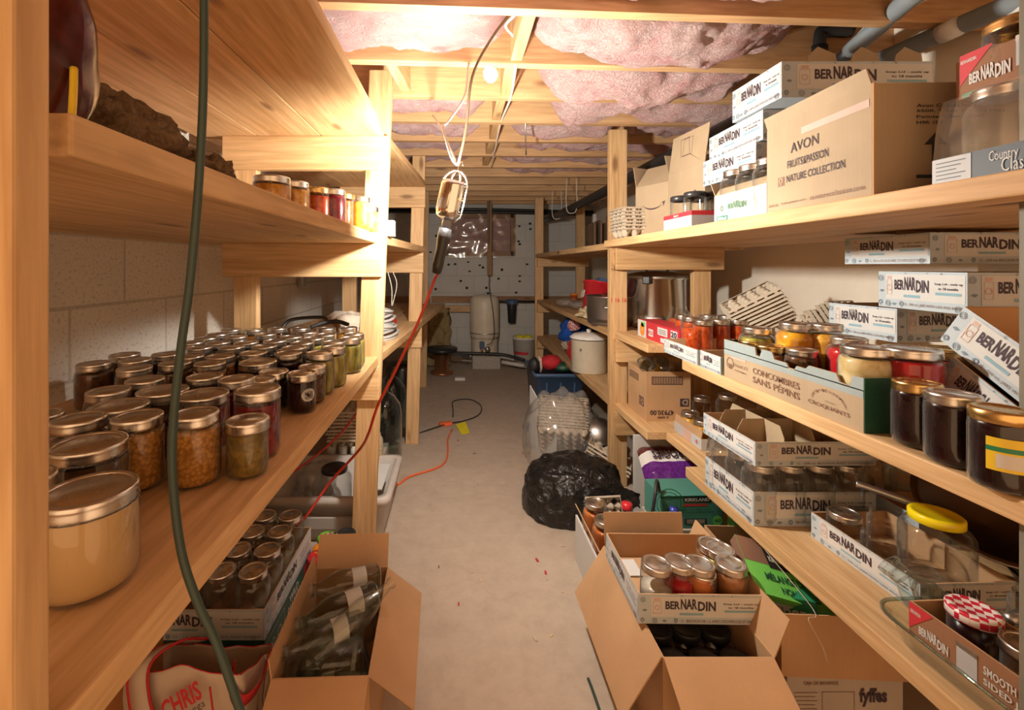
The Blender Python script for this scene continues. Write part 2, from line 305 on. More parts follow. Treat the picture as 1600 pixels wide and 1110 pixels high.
# back wall with the window opening
WX0, WX1, WZ0, WZ1 = -0.12, 0.67, 1.27, 1.73
mb = MB()
for x0, x1, z0, z1 in ((XL, WX0, 0, 2.08), (WX1, XR, 0, 2.08), (WX0, WX1, 0, WZ0), (WX0, WX1, WZ1, 2.08)): mb.box(x0, x1, z0, z1, -0.1, 0, 'painted_block_back')
w = mb.build('wall_back'); w.matrix_world = Matrix(((1, 0, 0, 0), (0, 0, -1, YB), (0, 1, 0, 0), (0, 0, 0, 1))); struct(w)
w = thing('window_1', 'small basement window stuffed with pink batt behind clear plastic', 'window', (0, YB, 0)); struct(w)
bx(WX0, WX1, 0.06, 0.09, WZ0, WZ1, 'pink_fiberglass', 'stuffing', w)
mb = MB()
for a in ((WX0-.02, WX0+.035, WZ0-.02, WZ1+.02), (WX1-.035, WX1+.02, WZ0-.02, WZ1+.02), (WX0, WX1, WZ0-.02, WZ0+.03), (WX0, WX1, WZ1-.03, WZ1+.02)): mb.box(a[0], a[1], -0.015, 0.06, a[2], a[3], 'dark_pine_x')
mb.build('window_frame', w)
def crinkle(i, j): return (WX0-.03+i*(WX1-WX0+.06), -0.022+0.012*noise.noise((i*9, j*7, 1)), WZ0-.04+j*(WZ1-WZ0+.08))
MB().grid(30, 20, crinkle, 'clear_film').build('plastic_film', w)
# anchors left in the back wall: small dark studs
mb = MB()
for k in range(46):
    u = 672+R.random()*160; v = 344+R.random()*120
    if 695 < u < 806 and 338 < v < 400: continue
    x, y, z = at(u, v, YB); mb.lathe([(0.018, 0), (0.016, 0.008), (0, 0.010)], 'black_rubber', 6, Matrix.Translation((x, YB, z)) @ Matrix.Rotation(PI/2, 4, 'X') @ Matrix.Scale(R.uniform(.5, 1), 4, (0, 1, 0)))
a = mb.build('adhesive_dabs'); tag(a, 'dark dabs of old adhesive dotted over the grey back wall', 'adhesive', None, 'stuff')
struct(bx(-1.1, 1.62, YB-.04, YB-.002, 0.70, 0.775, 'dark_pine_x', 'trim_1'))
# ceiling: deck, joists
struct(bx(-1.16, 1.68, -0.6, 5.4, 2.03, 2.08, 'dark_pine_y', 'ceiling'))
JY = [0.30, 0.62, 0.93, 1.235, 1.565, 1.88, 2.20, 2.53, 2.86, 3.19, 3.52, 3.85, 4.17, 4.48, 4.78, 5.05]
JT = [0.085*max(0.0, 1-y/4.0) for y in JY]          # the front joists run slightly askew
JZ = 1.83
joists = []
for k, (y, t) in enumerate(zip(JY, JT)):
    hw = 1.31; c = 0.26
    def jy(x): return y+math.tan(t)*(x-c+0.1)
    p = [(XL, jy(XL)-.019, JZ), (XR, jy(XR)-.019, JZ), (XR, jy(XR)+.019, JZ), (XL, jy(XL)+.019, JZ)]
    o = MB().hexa(p+[(a, b, 2.03) for a, b, _ in p], 'joist_pine').build('ceiling_joist', None, 0.002); struct(o)
def jy_at(k, x): return JY[k]+math.tan(JT[k])*(x-.16)
# bridging boards between the joists
def bridge(x, k, z0, z1, label, lean=0.0):
    y0 = jy_at(k, x)+.02; y1 = jy_at(k+1, x)-.02
    o = MB().hexa([(x-.019, y0, z0), (x+.019, y0, z0), (x+.019+lean, y1, z0), (x-.019+lean, y1, z0), (x-.019, y0, z1), (x+.019, y0, z1), (x+.019+lean, y1, z1), (x-.019+lean, y1, z1)], 'pine_y').build('bridging_board')
    struct(o)
bridge(0.205, 3, JZ+.01, 2.0, ''); bridge(0.19, 4, JZ+.01, 2.0, '', .01); bridge(0.19, 5, JZ+.01, 2.0, ''); bridge(0.20, 6, JZ+.01, 2.0, ''); bridge(0.20, 7, JZ+.01, 2.0, ''); bridge(0.20, 8, JZ+.01, 2.0, ''); bridge(-0.24, 4, JZ+.02, 1.99, '', .03)
# pink batts: (bay, x0, x1, how far they sag below the joist bottoms, seed, label)
def batt(k, x0, x1, sag, seed, label, ragged=0.03, zt=2.02):
    nx = max(24, int((x1-x0)*90)); ny = 26
    def fn(i, j):
        x = x0+(x1-x0)*i; y0 = jy_at(k, x)+.021; y1 = jy_at(k+1, x)-.021
        e = noise.noise((x*7, seed, 3))*ragged; y0 += max(0, e); y1 -= max(0, noise.noise((x*6, seed, 9))*ragged*2.2)
        s = 4*j*(1-j); ee = min(1.0, 9*i*(1), 9*(1-i)+.0)
        n1 = noise.fractal((x*5+seed*3.1, (y0+j*.3)*8, seed), 1.0, 2.1, 5)
        n2 = noise.noise((x*2.2+seed, seed*1.7, j*2))
        z = JZ+.055-sag*(s**.6)*(0.65+.6*n2)+.036*n1-.016*abs(noise.noise((x*9, j*4, seed)))-.009*abs(noise.noise((x*30+j*4, j*10, seed*2.3)))
        z = zt-(zt-z)*max(0.02, ee)**.35
        return (x+.025*noise.noise((y0*9, j*9, seed+x)), y0+(y1-y0)*j, min(z, zt))
    o = MB().grid(nx, ny, fn, 'pink_fiberglass').build('insulation_batt')
    tag(o, label, 'insulation', 'pink batts between the joists')
batt(2, -1.0, 1.02, .064, 1, 'pink fibreglass batt sagging along the top edge of the photo, nearest the camera', .05)
batt(3, -.62, .17, .045, 2, 'bulging pink fibreglass batt above the wooden top shelf on the left')
batt(3, .245, 1.13, .096, 3, 'long bulging pink batt in the first full bay right of the wires', .07)
batt(4, .33, 1.16, .112, 4, 'pink fibreglass batt in the bay right of the lamp holder', .06)
batt(4, -1.0, -.42, .048, 14, 'pink fibreglass batt tucked over the left shelf, in the lamp holder bay', .02)
batt(5, -.9, .16, .048, 5, 'pink batt filling the bay just behind the bare bulb, left of the bridging', .02)
batt(5, .40, 1.45, .096, 6, 'torn pink batt drooping behind the bare bulb, right of the bridging', .08)
batt(6, -.9, .16, .048, 7, 'pink batt left of the bridging, second bay behind the bare bulb', .02)
batt(6, .28, .86, .048, 8, 'short pink batt left of the front right post top', .03)
batt(6, .90, 1.5, .032, 18, 'dark pocket of pink batt beyond the front right post top', .06)
batt(7, -.9, .10, .032, 9, 'pink batt left of the chain, third bay behind the bare bulb', .02)
batt(7, .30, 1.45, .048, 10, 'pink batt right of the chain, behind the front right post', .03)
batt(8, -.9, .12, .032, 11, 'thin pink batt above the hanging work light', .02)
batt(8, .24, 1.45, .032, 12, 'wide pink batt over the far right rack', .03)
batt(9, .30, 1.45, .032, 13, 'pink batt in the deepest insulated bay, over the far right rack', .03)
batt(1, -1.0, 1.4, .048, 15, 'pink fibreglass batt overhead, just outside the top of the photo', .03)

# ---------------------------------------------------------------- wooden shelving
def board(name, par, x0, x1, y0, y1, z0, z1, ax, bev=0.003): return bx(x0, x1, y0, y1, z0, z1, 'pine_'+ax, name, par, bev)
def post(par, xb, xt, w, y, d, z0, z1, mat='pine_z', name='post'):     # xb, xt: right edge at bottom and top
    p = [(xb-w, y-d/2, z0), (xb, y-d/2, z0), (xb, y+d/2, z0), (xb-w, y+d/2, z0), (xt-w, y-d/2, z1), (xt, y-d/2, z1), (xt, y+d/2, z1), (xt-w, y+d/2, z1)]
    return MB().hexa(p, mat).build(name, par, 0.003)
Z1L, Z2L, Z3L = 0.78, 1.254, 1.666          # shelf tops on the left
Z1R, Z2R, Z3R = 0.428, 0.797, 1.262         # shelf tops on the right
T = 0.036
rl = thing('shelving_rack', 'long wooden storage rack against the left block wall, three deep shelves', 'shelving')
post(rl, -.322, -.25, .089, 1.75, .038, 0, 1.89)
post(rl, -.245, -.20, .082, 2.86, .038, 0, 1.83)
post(rl, -.775, -.775, .089, 1.75, .038, 0, 1.83); post(rl, -.64, -.64, .089, 2.86, .038, 0, 1.83); post(rl, -.285, -.26, .085, 4.2, .038, 0, 1.83)
o = post(rl, -.308, -.308, .030, .325, .03, 0, 2.0); o.name = 'end_post'
def shelf3(par, y0, y1, zt, edge, side, n=3, wd=.235, skew=0.0):
    for k in range(n):
        a = edge+side*k*(wd+.004); b = a+side*wd
        x0, x1 = min(a, b), max(a, b)
        p = [(x0, y0, zt-T), (x1, y0, zt-T), (x1+skew, y1, zt-T), (x0+skew, y1, zt-T)]
        MB().hexa(p+[(q[0], q[1], zt) for q in p], 'pine_y').build('shelf_board', par, 0.003)
shelf3(rl, .22, 1.78, Z1L, -.305, -1); shelf3(rl, 1.782, 4.2, Z1L, -.305, -1, 3, .235, .19)
shelf3(rl, .36, 1.765, Z2L, -.31, -1, 3, .24); shelf3(rl, 1.768, 2.89, Z2L, -.298, -1, 3, .235, .095)
shelf3(rl, .20, 1.735, Z3L, -.28, -1, 3, .24); shelf3(rl, 1.77, 2.84, Z3L, -.285, -1, 3, .235, .085)
for y, x1s in ((1.715, (-.262, -.288, -.30)), (2.825, (-.20, -.212, -.222))):
    for z, x1 in zip((Z3L, Z2L, Z1L), x1s): bx(-.90 if y < 2 else -.74, x1, y, y+.036, z-T-.13, z-T, 'pine_x', 'cross_brace', rl, 0.003)
rr = thing('shelving_rack', 'wooden storage rack along the right wall, running to the far end', 'shelving')
post(rr, .871, .871, .089, 2.31, .038, 0, 1.83); post(rr, 1.30, 1.30, .089, 2.31, .038, 0, 1.83); post(rr, .885, .885, .085, 4.6, .038, 0, 1.83); post(rr, 1.31, 1.31, .089, 4.6, .038, 0, 1.83)
post(rr, .885, .885, .04, .66, .03, 0, 1.83, 'post_paint').name = 'end_post'
shelf3(rr, .45, 2.33, Z3R, .765, 1, 3, .24); shelf3(rr, 2.335, 4.65, Z3R-.01, .785, 1, 3, .235, .02)
for zt, e in ((Z2R, .803), (Z1R, .80)):
    board('shelf_board', rr, e, e+.235, .42, 1.60 if zt == Z2R else 1.57, zt-T, zt, 'y'); board('shelf_board', rr, e+.005, e+.24, 1.90, 2.33, zt-T, zt, 'y')
    for k in (1, 2): board('shelf_board', rr, e+.08+(k-1)*.24 if False else e+k*.2385, e+k*.2385+.2345, .42, 2.33, zt-T, zt, 'y')
    board('shelf_board', rr, e+.085, e+.2375, 1.575 if zt == Z1R else 1.605, 1.895, zt-T, zt-.001, 'y')
    shelf3(rr, 2.335, 4.65, zt-.01, e+.012, 1, 3, .235, .005)
for z in (Z3R, Z2R, Z1R):
    bx(.80, 1.345, 2.252, 2.29, z-T-.115, z-T, 'pine_x', 'cross_brace', rr, 0.003)
    bx(.815, 1.34, 4.54, 4.58, z-T-.10, z-T, 'pine_x', 'cross_brace', rr, 0.003)
# stencilled grade marks on the right posts
f = Face((.782, 2.291, 1.13-.105), (.089, 0, 0), (0, 0, .13)); mb = MB()
f.text(mb, 'S-P-F HT', .1, .9, .80, .92, 'print_brown', .01); f.text(mb, 'KD STUD', .1, .9, .62, .74, 'print_brown', .01); f.text(mb, '1 16 16', .08, .95, -.62, -.44, 'print_red', .01)
mb.build('lettering', rr)

# ---------------------------------------------------------------- hanging light, wires, lamp holder
L = Vector(LAMP)
wl = thing('work_light', 'chrome caged work light hanging mid-aisle with a black handle', 'lamp', LAMP, rot=(0.0, math.radians(12), 0.0))
RD = .043
ref = [(RD*.55, -.075), (RD*.9, -.06), (RD, -.04), (RD, .035), (RD*.97, .048), (RD*.93, .055), (RD*.68, .072), (RD*.3, .083), (0.002, .086)]
MB().lathe(ref[:5], 'chrome', 24, None, True, math.radians(-190), math.radians(-44)).build('reflector', wl, 0, .0012)
mb = MB()
for k in range(8):
    a = math.radians(-200+360*(k)/8); ca, sa = math.cos(a), math.sin(a)
    mb.tube([(r*ca, r*sa, z) for r, z in (ref if not 0 < k < 4 else ref[4:])], .0013, 'chrome', 5, 2)
for z in (-.045, .0, .045): mb.tube([(RD*1.01*math.cos(a), RD*1.01*math.sin(a), z) for a in [math.radians(-44+238*k/16) for k in range(17)]], .0013, 'chrome', 5, 1)
mb.tube([(0, 0, .086), (0, 0, .105), (.008, 0, .115), (.012, 0, .105)], .002, 'chrome', 6)
mb.build('cage', wl)
MB().lathe([(0, -.03), (.018, -.026), (.027, -.008), (.029, .006), (.026, .02), (.016, .031), (0, .035)], 'lit_bulb', 14).build('bulb', wl)
MB().lathe([(0, -.105), (.015, -.105), (.016, -.06), (.02, -.055), (.012, -.03), (0, -.03)], 'dull_steel', 14).build('socket', wl)
h = MB().lathe([(0, -.245), (.014, -.243), (.018, -.22), (.0165, -.17), (.021, -.13), (.020, -.10), (.0, -.098)], 'black_plastic', 16).build('handle', wl)
mb = MB(); Face((-.008, -.0215, -.125), (.016, 0, 0), (0, 0, .006)).text(mb, 'ON OFF', 0, 1, 0, 1, 'print_white', .01); mb.build('lettering', h)
def cord(name, pts, r, m, label, cat='cord', seg=8): return tag(MB().tube(pts, r, m, seg).build(name), label, cat)
hk = L+Vector((.018, 0, .10))
cord('brown_cable', [at(803, 14, 1.30), at(768, 60, 1.28), at(738, 120, 1.30), at(728, 200, 1.36), hk], .0042, 'brown_cord', 'brown flat cord dropping from the joist to the top of the work light')
cord('white_cable', [at(745, 86, 1.57), at(733, 98, 1.55), at(726, 150, 1.5), at(700, 190, 1.45), at(693, 200, 1.42), at(705, 245, 1.40), hk], .004, 'white_cord', 'white cable from the porcelain lamp holder down to the work light')
cord('white_cable', [at(676, 180, 1.86), at(690, 200, 1.6), at(700, 225, 1.45), (hk.x-.004, hk.y, hk.z+.01)], .0035, 'white_cord', 'short white cable from the second joist down to the work light')
cord('white_cable', [at(812, -10, 1.22), at(806, 20, 1.26), at(790, 40, 1.45), at(803, 58, 1.5), at(807, 74, 1.55), at(795, 80, 1.56), at(788, 88, 1.555), at(804, 100, 1.56), at(805, 112, 1.6), at(797, 155, 1.88), at(783, 190, 2.2), at(775, 225, 2.54), at(768, 262, 3.19)], .0045, 'white_cord', 'white house wiring stapled along the joists down the middle of the ceiling')
cord('lamp_cable', [L+Vector((-.046, 0, -.24)), at(678, 440, 1.42), at(655, 500, 1.42), at(615, 585, 1.42), at(590, 635, 1.43), at(575, 680, 1.48), at(560, 705, 1.62), at(515, 755, 1.68), at(480, 805, 1.62), at(462, 822, 1.60)], .0048, 'red_cord', 'red-orange cord swooping from the work light handle down the left side')
cord('red_cable', [at(562, 640, 1.80), at(530, 680, 1.80), at(490, 715, 1.80), at(455, 740, 1.80)], .004, 'red_cord', 'thin dark red cord crossing the egg cartons under the left shelf')
cord('green_extension_cord', [(-.262, .45, 1.86), (-.256, .45, 1.55), at(319, 60, .45), at(313, 250, .45), at(298, 430, .45), at(282, 550, .45), at(271, 660, .45), at(270, 750, .45), at(283, 860, .45), at(308, 940, .45), at(340, 1010, .45), at(385, 1140, .45)], .0042, 'green_cord', 'dark green extension cord hanging close to the camera in front of left shelves', seg=10)
ph = thing('lamp_holder', 'white porcelain ceiling lamp holder with an unlit bare bulb', 'lamp', at(767, 86, 1.60))
MB().lathe([(.0, .03), (.052, .03), (.055, .02), (.050, -.002), (.034, -.012), (.030, -.022), (.0, -.022)], 'porcelain', 24).build('holder', ph)
MB().lathe([(.0, -.098), (.014, -.095), (.026, -.078), (.029, -.062), (.024, -.044), (.014, -.03), (.013, -.018), (.0, -.018)], 'frosted_bulb', 18).build('bulb', ph)
MB().box(-.035, .035, -.03, .03, .03, .045, 'dull_steel').build('mounting_box', ph)
cord('chain', [at(824, 158, 2.2), at(821, 195, 2.2), at(822, 242, 2.3)], .004, 'dull_steel', 'thin rusty chain hanging between the joists right of the wiring', 'chain', 5)
# strut and spring in front of the far window
st = tag(bx(.335, .385, 4.95, 4.99, 1.03, 2.0, 'dark_pine_z', 'hanging_strut'), 'dark vertical wooden strut hanging before the far window', 'strut')
mb = MB(); pts = [(.35+.01*math.cos(k*1.2), 4.935+.01*math.sin(k*1.2), 1.88-k*.0025) for k in range(200)]; mb.tube(pts, .003, 'dull_steel', 4, 1)
tag(mb.build('spring'), 'long steel coil spring hanging in front of the dark strut', 'spring')
cord('tank_wire', [(.36, 4.95, 1.03), (.355, 4.95, .9), at(770, 485, 4.78), at(772, 520, 4.76), at(768, 535, 4.76), at(760, 540, 4.76)], .004, 'black_rubber', 'thin black wire from the strut down to the pressure switch')
# black pipes
mb = MB()
for z, y in ((1.785, 5.2), (1.75, 5.15)): mb.tube([(XL, y, z+.01), (.4, y, z), (XR, y, z-.03)], .018, 'black_pipe', 10, 3)
tag(mb.build('black_pipe'), 'pair of black water lines strapped across the top of the back wall', 'pipe')
mb = MB(); mb.tube([at(868, 338, 4.3), at(935, 305, 3.3), at(1050, 243, 2.35), at(1200, 168, 1.7)], .035, 'black_pipe', 14, 3); mb.tube([at(850, 345, 4.9), at(868, 338, 4.3)], .03, 'black_pipe', 12, 1)
tag(mb.build('drain_pipe'), 'thick black drain pipe running under the joists over the right rack', 'pipe')
for k, (u, v, y) in enumerate(((893, 325, 3.7), (870, 335, 4.2))):
    x, y, z = at(u, v, y); mb = MB(); mb.tube([(x-.04, y, JZ+.03), (x-.042, y, z), (x, y, z-.045), (x+.042, y, z), (x+.04, y, JZ+.03)], .003, 'white_cord', 6)
    tag(mb.build('pipe_strap'), ['wire strap holding the black drain pipe, nearer the camera', 'wire strap holding the black drain pipe at its far end'][k], 'strap')
for k, (pts, lab) in enumerate((([at(1330, 78, 1.50), at(1376, 38, 1.34), at(1440, -20, 1.17)], 'grey foam covered pipe at the upper right, the one nearer the insulation'), ([at(1378, 92, 1.50), at(1500, 40, 1.26), at(1625, -12, 1.08)], 'grey foam covered pipe at the upper right with a white label'))):
    p = thing('foam_pipe', lab, 'pipe'); MB().tube(pts, .026, 'foam_pipe', 16, 4).build('insulation_sleeve', p)
    q = Vector(pts[0]); MB().tube([q, q+(q-Vector(pts[1])).normalized()*.10], .021, 'black_pipe', 12, 1).build('pipe_end', p)
    if k:
        a = Vector(at(1470, 54, 1.285)); b = Vector(at(1497, 41, 1.245)); MB().tube([a, b], .0268, 'print_white', 16, 1).build('label', p)
cord('white_cable', [at(1225, 128, 1.75), at(1300, 105, 1.6), at(1350, 45, 1.42), at(1420, 12, 1.25), at(1480, -20, 1.15)], .005, 'white_cord', 'cream house wire running beside the grey foam pipes')
cord('white_pipe', [at(1400, 90, 1.5), at(1480, 55, 1.33), at(1640, -5, 1.05)], .012, 'white_plastic', 'slim white pipe lying under the labelled grey foam pipe', 'pipe')
pe = thing('pipe_elbow', 'black plumbing elbow poking down beside the insulation at upper right', 'pipe', at(1275, 75, 1.62))
MB().tube([(0, 0, -.10), (0, 0, .02), (.02, 0, .055), (.11, -.02, .06)], .03, 'black_pipe', 14).build('elbow', pe); MB().lathe([(.031, -.05), (.035, -.05), (.035, 0), (.031, 0)], 'black_pipe', 14).build('collar', pe)
# ---------------------------------------------------------------- jars
KINDS = {   # height, body radius, lid radius, shoulder start (share of height), body style
 'pint': (.112, .039, .0355, .70), 'wide': (.104, .047, .0455, .80), 'quart': (.150, .046, .037, .72), 'jelly': (.092, .033, .0345, .80), 'half': (.080, .036, .0345, .74), 'bigwide': (.150, .050, .0455, .80), 'plain': (.118, .036, .0345, .78), 'gallon': (.20, .078, .058, .74), 'tallwide': (.165, .050, .046, .82)}
_jm = {}
def jar_prof(k, ins=0.0, top=None):
    h, r, l, sh = KINDS[k]; n = l-.004; z1 = h*sh; z2 = h*.88
    p = [(0, .002), (r*.80, .002), (r*.95, .005), (r, .014), (r, z1*.5), (r, z1), (r*.985, z1+(z2-z1)*.3), ((r+n)/2+.002, z1+(z2-z1)*.75), (n, z2), (n, h-.002)]
    if ins:
        q = []
        for a, z in p:
            a2 = max(0, a-ins) if a > 0 else 0; z = z+ins if z < .02 else z
            if z > top: break
            q.append((a2, z))
        a0, z0 = q[-1]; a1, zz = [(a-ins, z) for a, z in p if z > z0][0] if any(z > z0 for a, z in p) else q[-1]
        t = (top-z0)/max(1e-6, zz-z0); q.append((a0+(a1-a0)*min(1, t), top)); q.append((0, top)); return q
    return p
def jmesh(key, fn):
    if key not in _jm: mb = MB(); fn(mb); _jm[key] = mb.mesh('_'.join(map(str, key)))
    return _jm[key]
def jar(kind, loc, content, label, fill=.86, lid='lid_silver', glass='clear_glass', group=None, name='mason_jar', rot=None, seg=24, sticker=None, band=True, cat='jar'):
    h, r, l, sh = KINDS[kind]
    t = thing(name, label, cat, loc, R.uniform(0, 6), group, rot)
    link('glass_body', jmesh(('glass', kind, glass), lambda mb: mb.lathe(jar_prof(kind), glass, seg)), t)
    if content: link('contents', jmesh(('fill', kind, content, round(fill, 2)), lambda mb: mb.lathe(jar_prof(kind, .0022, h*fill), content, seg)), t)
    if lid:
        z0 = h-.017
        if band and lid in ('lid_silver', 'lid_gold'):
            link('band', jmesh(('band', kind, lid), lambda mb: mb.lathe([(l-.002, z0), (l+.0008, z0+.001), (l-.0004, z0+.004), (l+.0008, z0+.007), (l-.0006, z0+.010), (l+.0006, z0+.013), (l, h), (l-.0015, h+.0015), (l-.006, h+.0012), (l-.0065, h-.0003)], lid, seg)), t)
            link('lid', jmesh(('lid', kind, lid), lambda mb: mb.lathe([(l-.0065, h), (l-.011, h-.0006), (l-.0125, h+.0004), (0, h+.0006)], lid, seg)), t)
        else:
            link('lid', jmesh(('cap', kind, lid), lambda mb: mb.lathe([(l-.001, z0), (l+.001, z0+.001), (l+.001, h-.001), (l-.002, h+.002), (l-.008, h+.002), (l-.0095, h+.0008), (0, h+.0008)], lid, seg)), t)
    if sticker:
        a, zc, txt, sz = sticker; mb = MB(); k = []
        for i in range(16):
            b = 2*PI*i/16; aa = a+sz*math.cos(b)/r; k.append(((r+.0006)*math.cos(aa), (r+.0006)*math.sin(aa), zc+sz*math.sin(b)*.9))
        mb.add(k, [tuple(range(16))], 'print_white'); s = mb.build('sticker', t)
        t.rotation_euler = (0, 0, 0)
        c = Vector(((r+.0012)*math.cos(a), (r+.0012)*math.sin(a), zc)); rv = Vector((-math.sin(a), math.cos(a), 0)); mb = MB()
        Face(c-rv*sz*.6-Vector((0, 0, sz*.5)), rv*sz*1.2, (0, 0, sz), .0004).text(mb, txt[0], 0, 1, .55, 1, 'print_ink', .02).text(mb, txt[1], 0, 1, 0, .45, 'print_ink', .02); mb.build('lettering', s)
    return t

# the rows of preserves on the left shelf: lid centre in the photo, kind, contents
LJ = [(134, 765, 'wide', 'cream_fat'), (30, 748, 'pint', 'brown_sauce'), (144, 690, 'wide', 'brown_sauce'), (210, 652, 'pint', 'corn'), (129, 647, 'pint', 'brown_sauce'), (66, 648, 'pint', 'amber_fruit'), (315, 644, 'pint', 'corn'), (379, 654, 'jelly', 'green_relish'), (401, 610, 'pint+', 'beets'), (329, 609, 'wide', 'beets'),
 (192, 628, 'wide', 'brown_sauce'), (185, 611, 'pint', 'brown_sauce'), (259, 609, 'wide', 'brown_sauce'), (225, 594, 'pint', 'brown_sauce'), (156, 567, 'pint', 'brown_sauce'), (217, 574, 'pint', 'brown_sauce'), (215, 561, 'pint', 'brown_sauce'), (195, 554, 'pint', 'brown_sauce'), (250, 555, 'pint', 'brown_sauce'), (269, 567, 'pint', 'brown_sauce'), (297, 557, 'pint', 'brown_sauce'), (298, 594, 'pint', 'dark_jam'),
 (361, 594, 'pint', 'beets'), (405, 592, 'jelly', 'beets'), (423, 582, 'jelly', 'dark_jam'), (473, 582, 'jelly', 'dark_jam'), (487, 573, 'jelly', 'brown_sauce'), (328, 567, 'pint', 'amber_fruit'), (346, 556, 'pint', 'amber_fruit'), (411, 563, 'wide', 'dark_jam'), (393, 552, 'pint', 'dark_jam'), (446, 551, 'pint', 'dark_jam'), (500, 551, 'pint', 'pickles'), (520, 543, 'pint', 'pickles'), (530, 533, 'pint', 'pickles'), (548, 530, 'pint', 'pickles'), (553, 522, 'pint', 'yellow_beans'), (543, 512, 'pint', 'orange_marmalade'), (462, 542, 'pint', 'dark_jam'),
 (413, 541, 'pint', 'dark_jam'), (363, 542, 'pint', 'brown_sauce'), (311, 543, 'pint', 'brown_sauce'), (473, 536, 'pint', 'brown_sauce'), (487, 530, 'pint', 'pickles'), (506, 524, 'pint', 'pickles'), (429, 532, 'pint', 'brown_sauce'), (388, 535, 'pint', 'brown_sauce'), (340, 535, 'pint', 'brown_sauce'), (452, 527, 'pint', 'amber_fruit'), (479, 519, 'pint', 'amber_fruit'), (510, 513, 'pint', 'orange_marmalade'), (469, 513, 'pint', 'amber_fruit'), (434, 513, 'pint', 'brown_sauce'), (399, 513, 'pint', 'amber_fruit'), (366, 515, 'pint', 'brown_sauce'), (369, 526, 'pint', 'brown_sauce'), (340, 522, 'pint', 'brown_sauce'), (322, 528, 'pint', 'brown_sauce'), (415, 522, 'pint', 'brown_sauce'), (300, 535, 'pint', 'brown_sauce')]
KINDS['pint+'] = (.122, .040, .040, .80)
P = []
for u, v, k, c in LJ:
    h = KINDS[k][0]; x, y, z = XYZ(u, v, Z1L+h); P.append([x, y, k, c])
for it in range(120):                     # real jars cannot share space: nudge neighbours apart
    for a in range(len(P)):
        for b in range(a+1, len(P)):
            dx = P[b][0]-P[a][0]; dy = P[b][1]-P[a][1]; d = math.hypot(dx, dy) or 1e-6; m = max(KINDS[P[a][2]][1], KINDS[P[a][2]][2])+max(KINDS[P[b][2]][1], KINDS[P[b][2]][2])+.004
            if d < m:
                s = (m-d)/2/d; P[a][0] -= dx*s; P[a][1] -= dy*s; P[b][0] += dx*s; P[b][1] += dy*s
    for p in P: p[0] = min(max(p[0], XL+.05), -.315-KINDS[p[2]][1]); p[1] = min(max(p[1], .40), 2.3)
    for p in P:                           # keep clear of the rack's end post and its rear post
        if 1.68 < p[1] < 1.82 and (p[0] < -.73 or p[0] > -.40): p[1] = 1.68 if p[1] < 1.75 else 1.82
ORD = ['nearest', 'second', 'third', 'fourth', 'fifth', 'sixth', 'seventh', 'eighth', 'ninth', 'tenth', 'eleventh', 'twelfth', 'thirteenth', 'fourteenth', 'fifteenth', 'sixteenth', 'seventeenth']
WORD = {'cream_fat': 'creamy white fat', 'brown_sauce': 'dark brown preserve', 'corn': 'golden corn', 'amber_fruit': 'amber fruit', 'green_relish': 'green relish', 'beets': 'deep red beets', 'dark_jam': 'near-black jam', 'pickles': 'green pickles', 'yellow_beans': 'yellow beans', 'orange_marmalade': 'orange preserve'}
rows = {}
for p in P: rows.setdefault(int((p[1]-.40)/.088), []).append(p)
for n, key in enumerate(sorted(rows)):
    rw = sorted(rows[key], key=lambda p: -p[0])
    for i, (x, y, k, c) in enumerate(rw):
        where = 'at the aisle edge' if i == 0 else ('against the block wall' if i == len(rw)-1 and len(rw) > 2 else '%s from the aisle' % ORD[i])
        nrow = 'nearest row' if n == 0 else '%s row back' % ORD[n]
        st = None
        if (k, c) == ('jelly', 'dark_jam') and i == 0: st = (-.75, .045, ('ICE', 'CRE'), .017)
        jar(k, (x, y, Z1L), c, 'jar of %s, %s, %s on the left shelf' % (WORD[c], where, nrow), .80 if c != 'cream_fat' else .88, group='jars of preserves on the left shelf', sticker=st)
# upper left shelf
for u, v, k, c, lid, fill, lab, y in ((425, 273, 'wide', 'orange_marmalade', 'lid_silver', .8, 'squat jar of orange preserve, first on the upper left shelf', 1.16), (462, 283, 'pint', 'orange_marmalade', 'lid_silver', .8, 'narrower jar of orange preserve just behind the squat one', 1.27), (478, 300, 'pint', 'brown_sauce', 'lid_silver', .8, 'small dark jar squeezed behind the upper left shelf row', 1.45),
   (497, 300, 'pint', 'tomato_sauce', 'lid_gold', .78, 'red sauce jar with a dark gold lid on upper left shelf', 1.37), (521, 304, 'pint', 'beets', 'lid_silver', .85, 'dark red jar with silver lid at the upper left shelf edge', 1.40), (537, 297, 'plain', 'tomato_sauce', 'lid_gold', .8, 'tall orange-red sauce jar next to the upper left post', 1.52), (562, 310, 'pint', 'yellow_peppers', 'lid_silver', .85, 'bright yellow jar glowing beside the upper left post', 1.55), (577, 314, 'jelly', 'yellow_peppers', 'lid_silver', .85, 'small yellow jar half hidden by the upper left post', 1.66)):
    x, _, _ = at(u, v, y); jar(k, (x, y, Z2L), c, lab, fill, lid, group='jars on the upper left shelf')
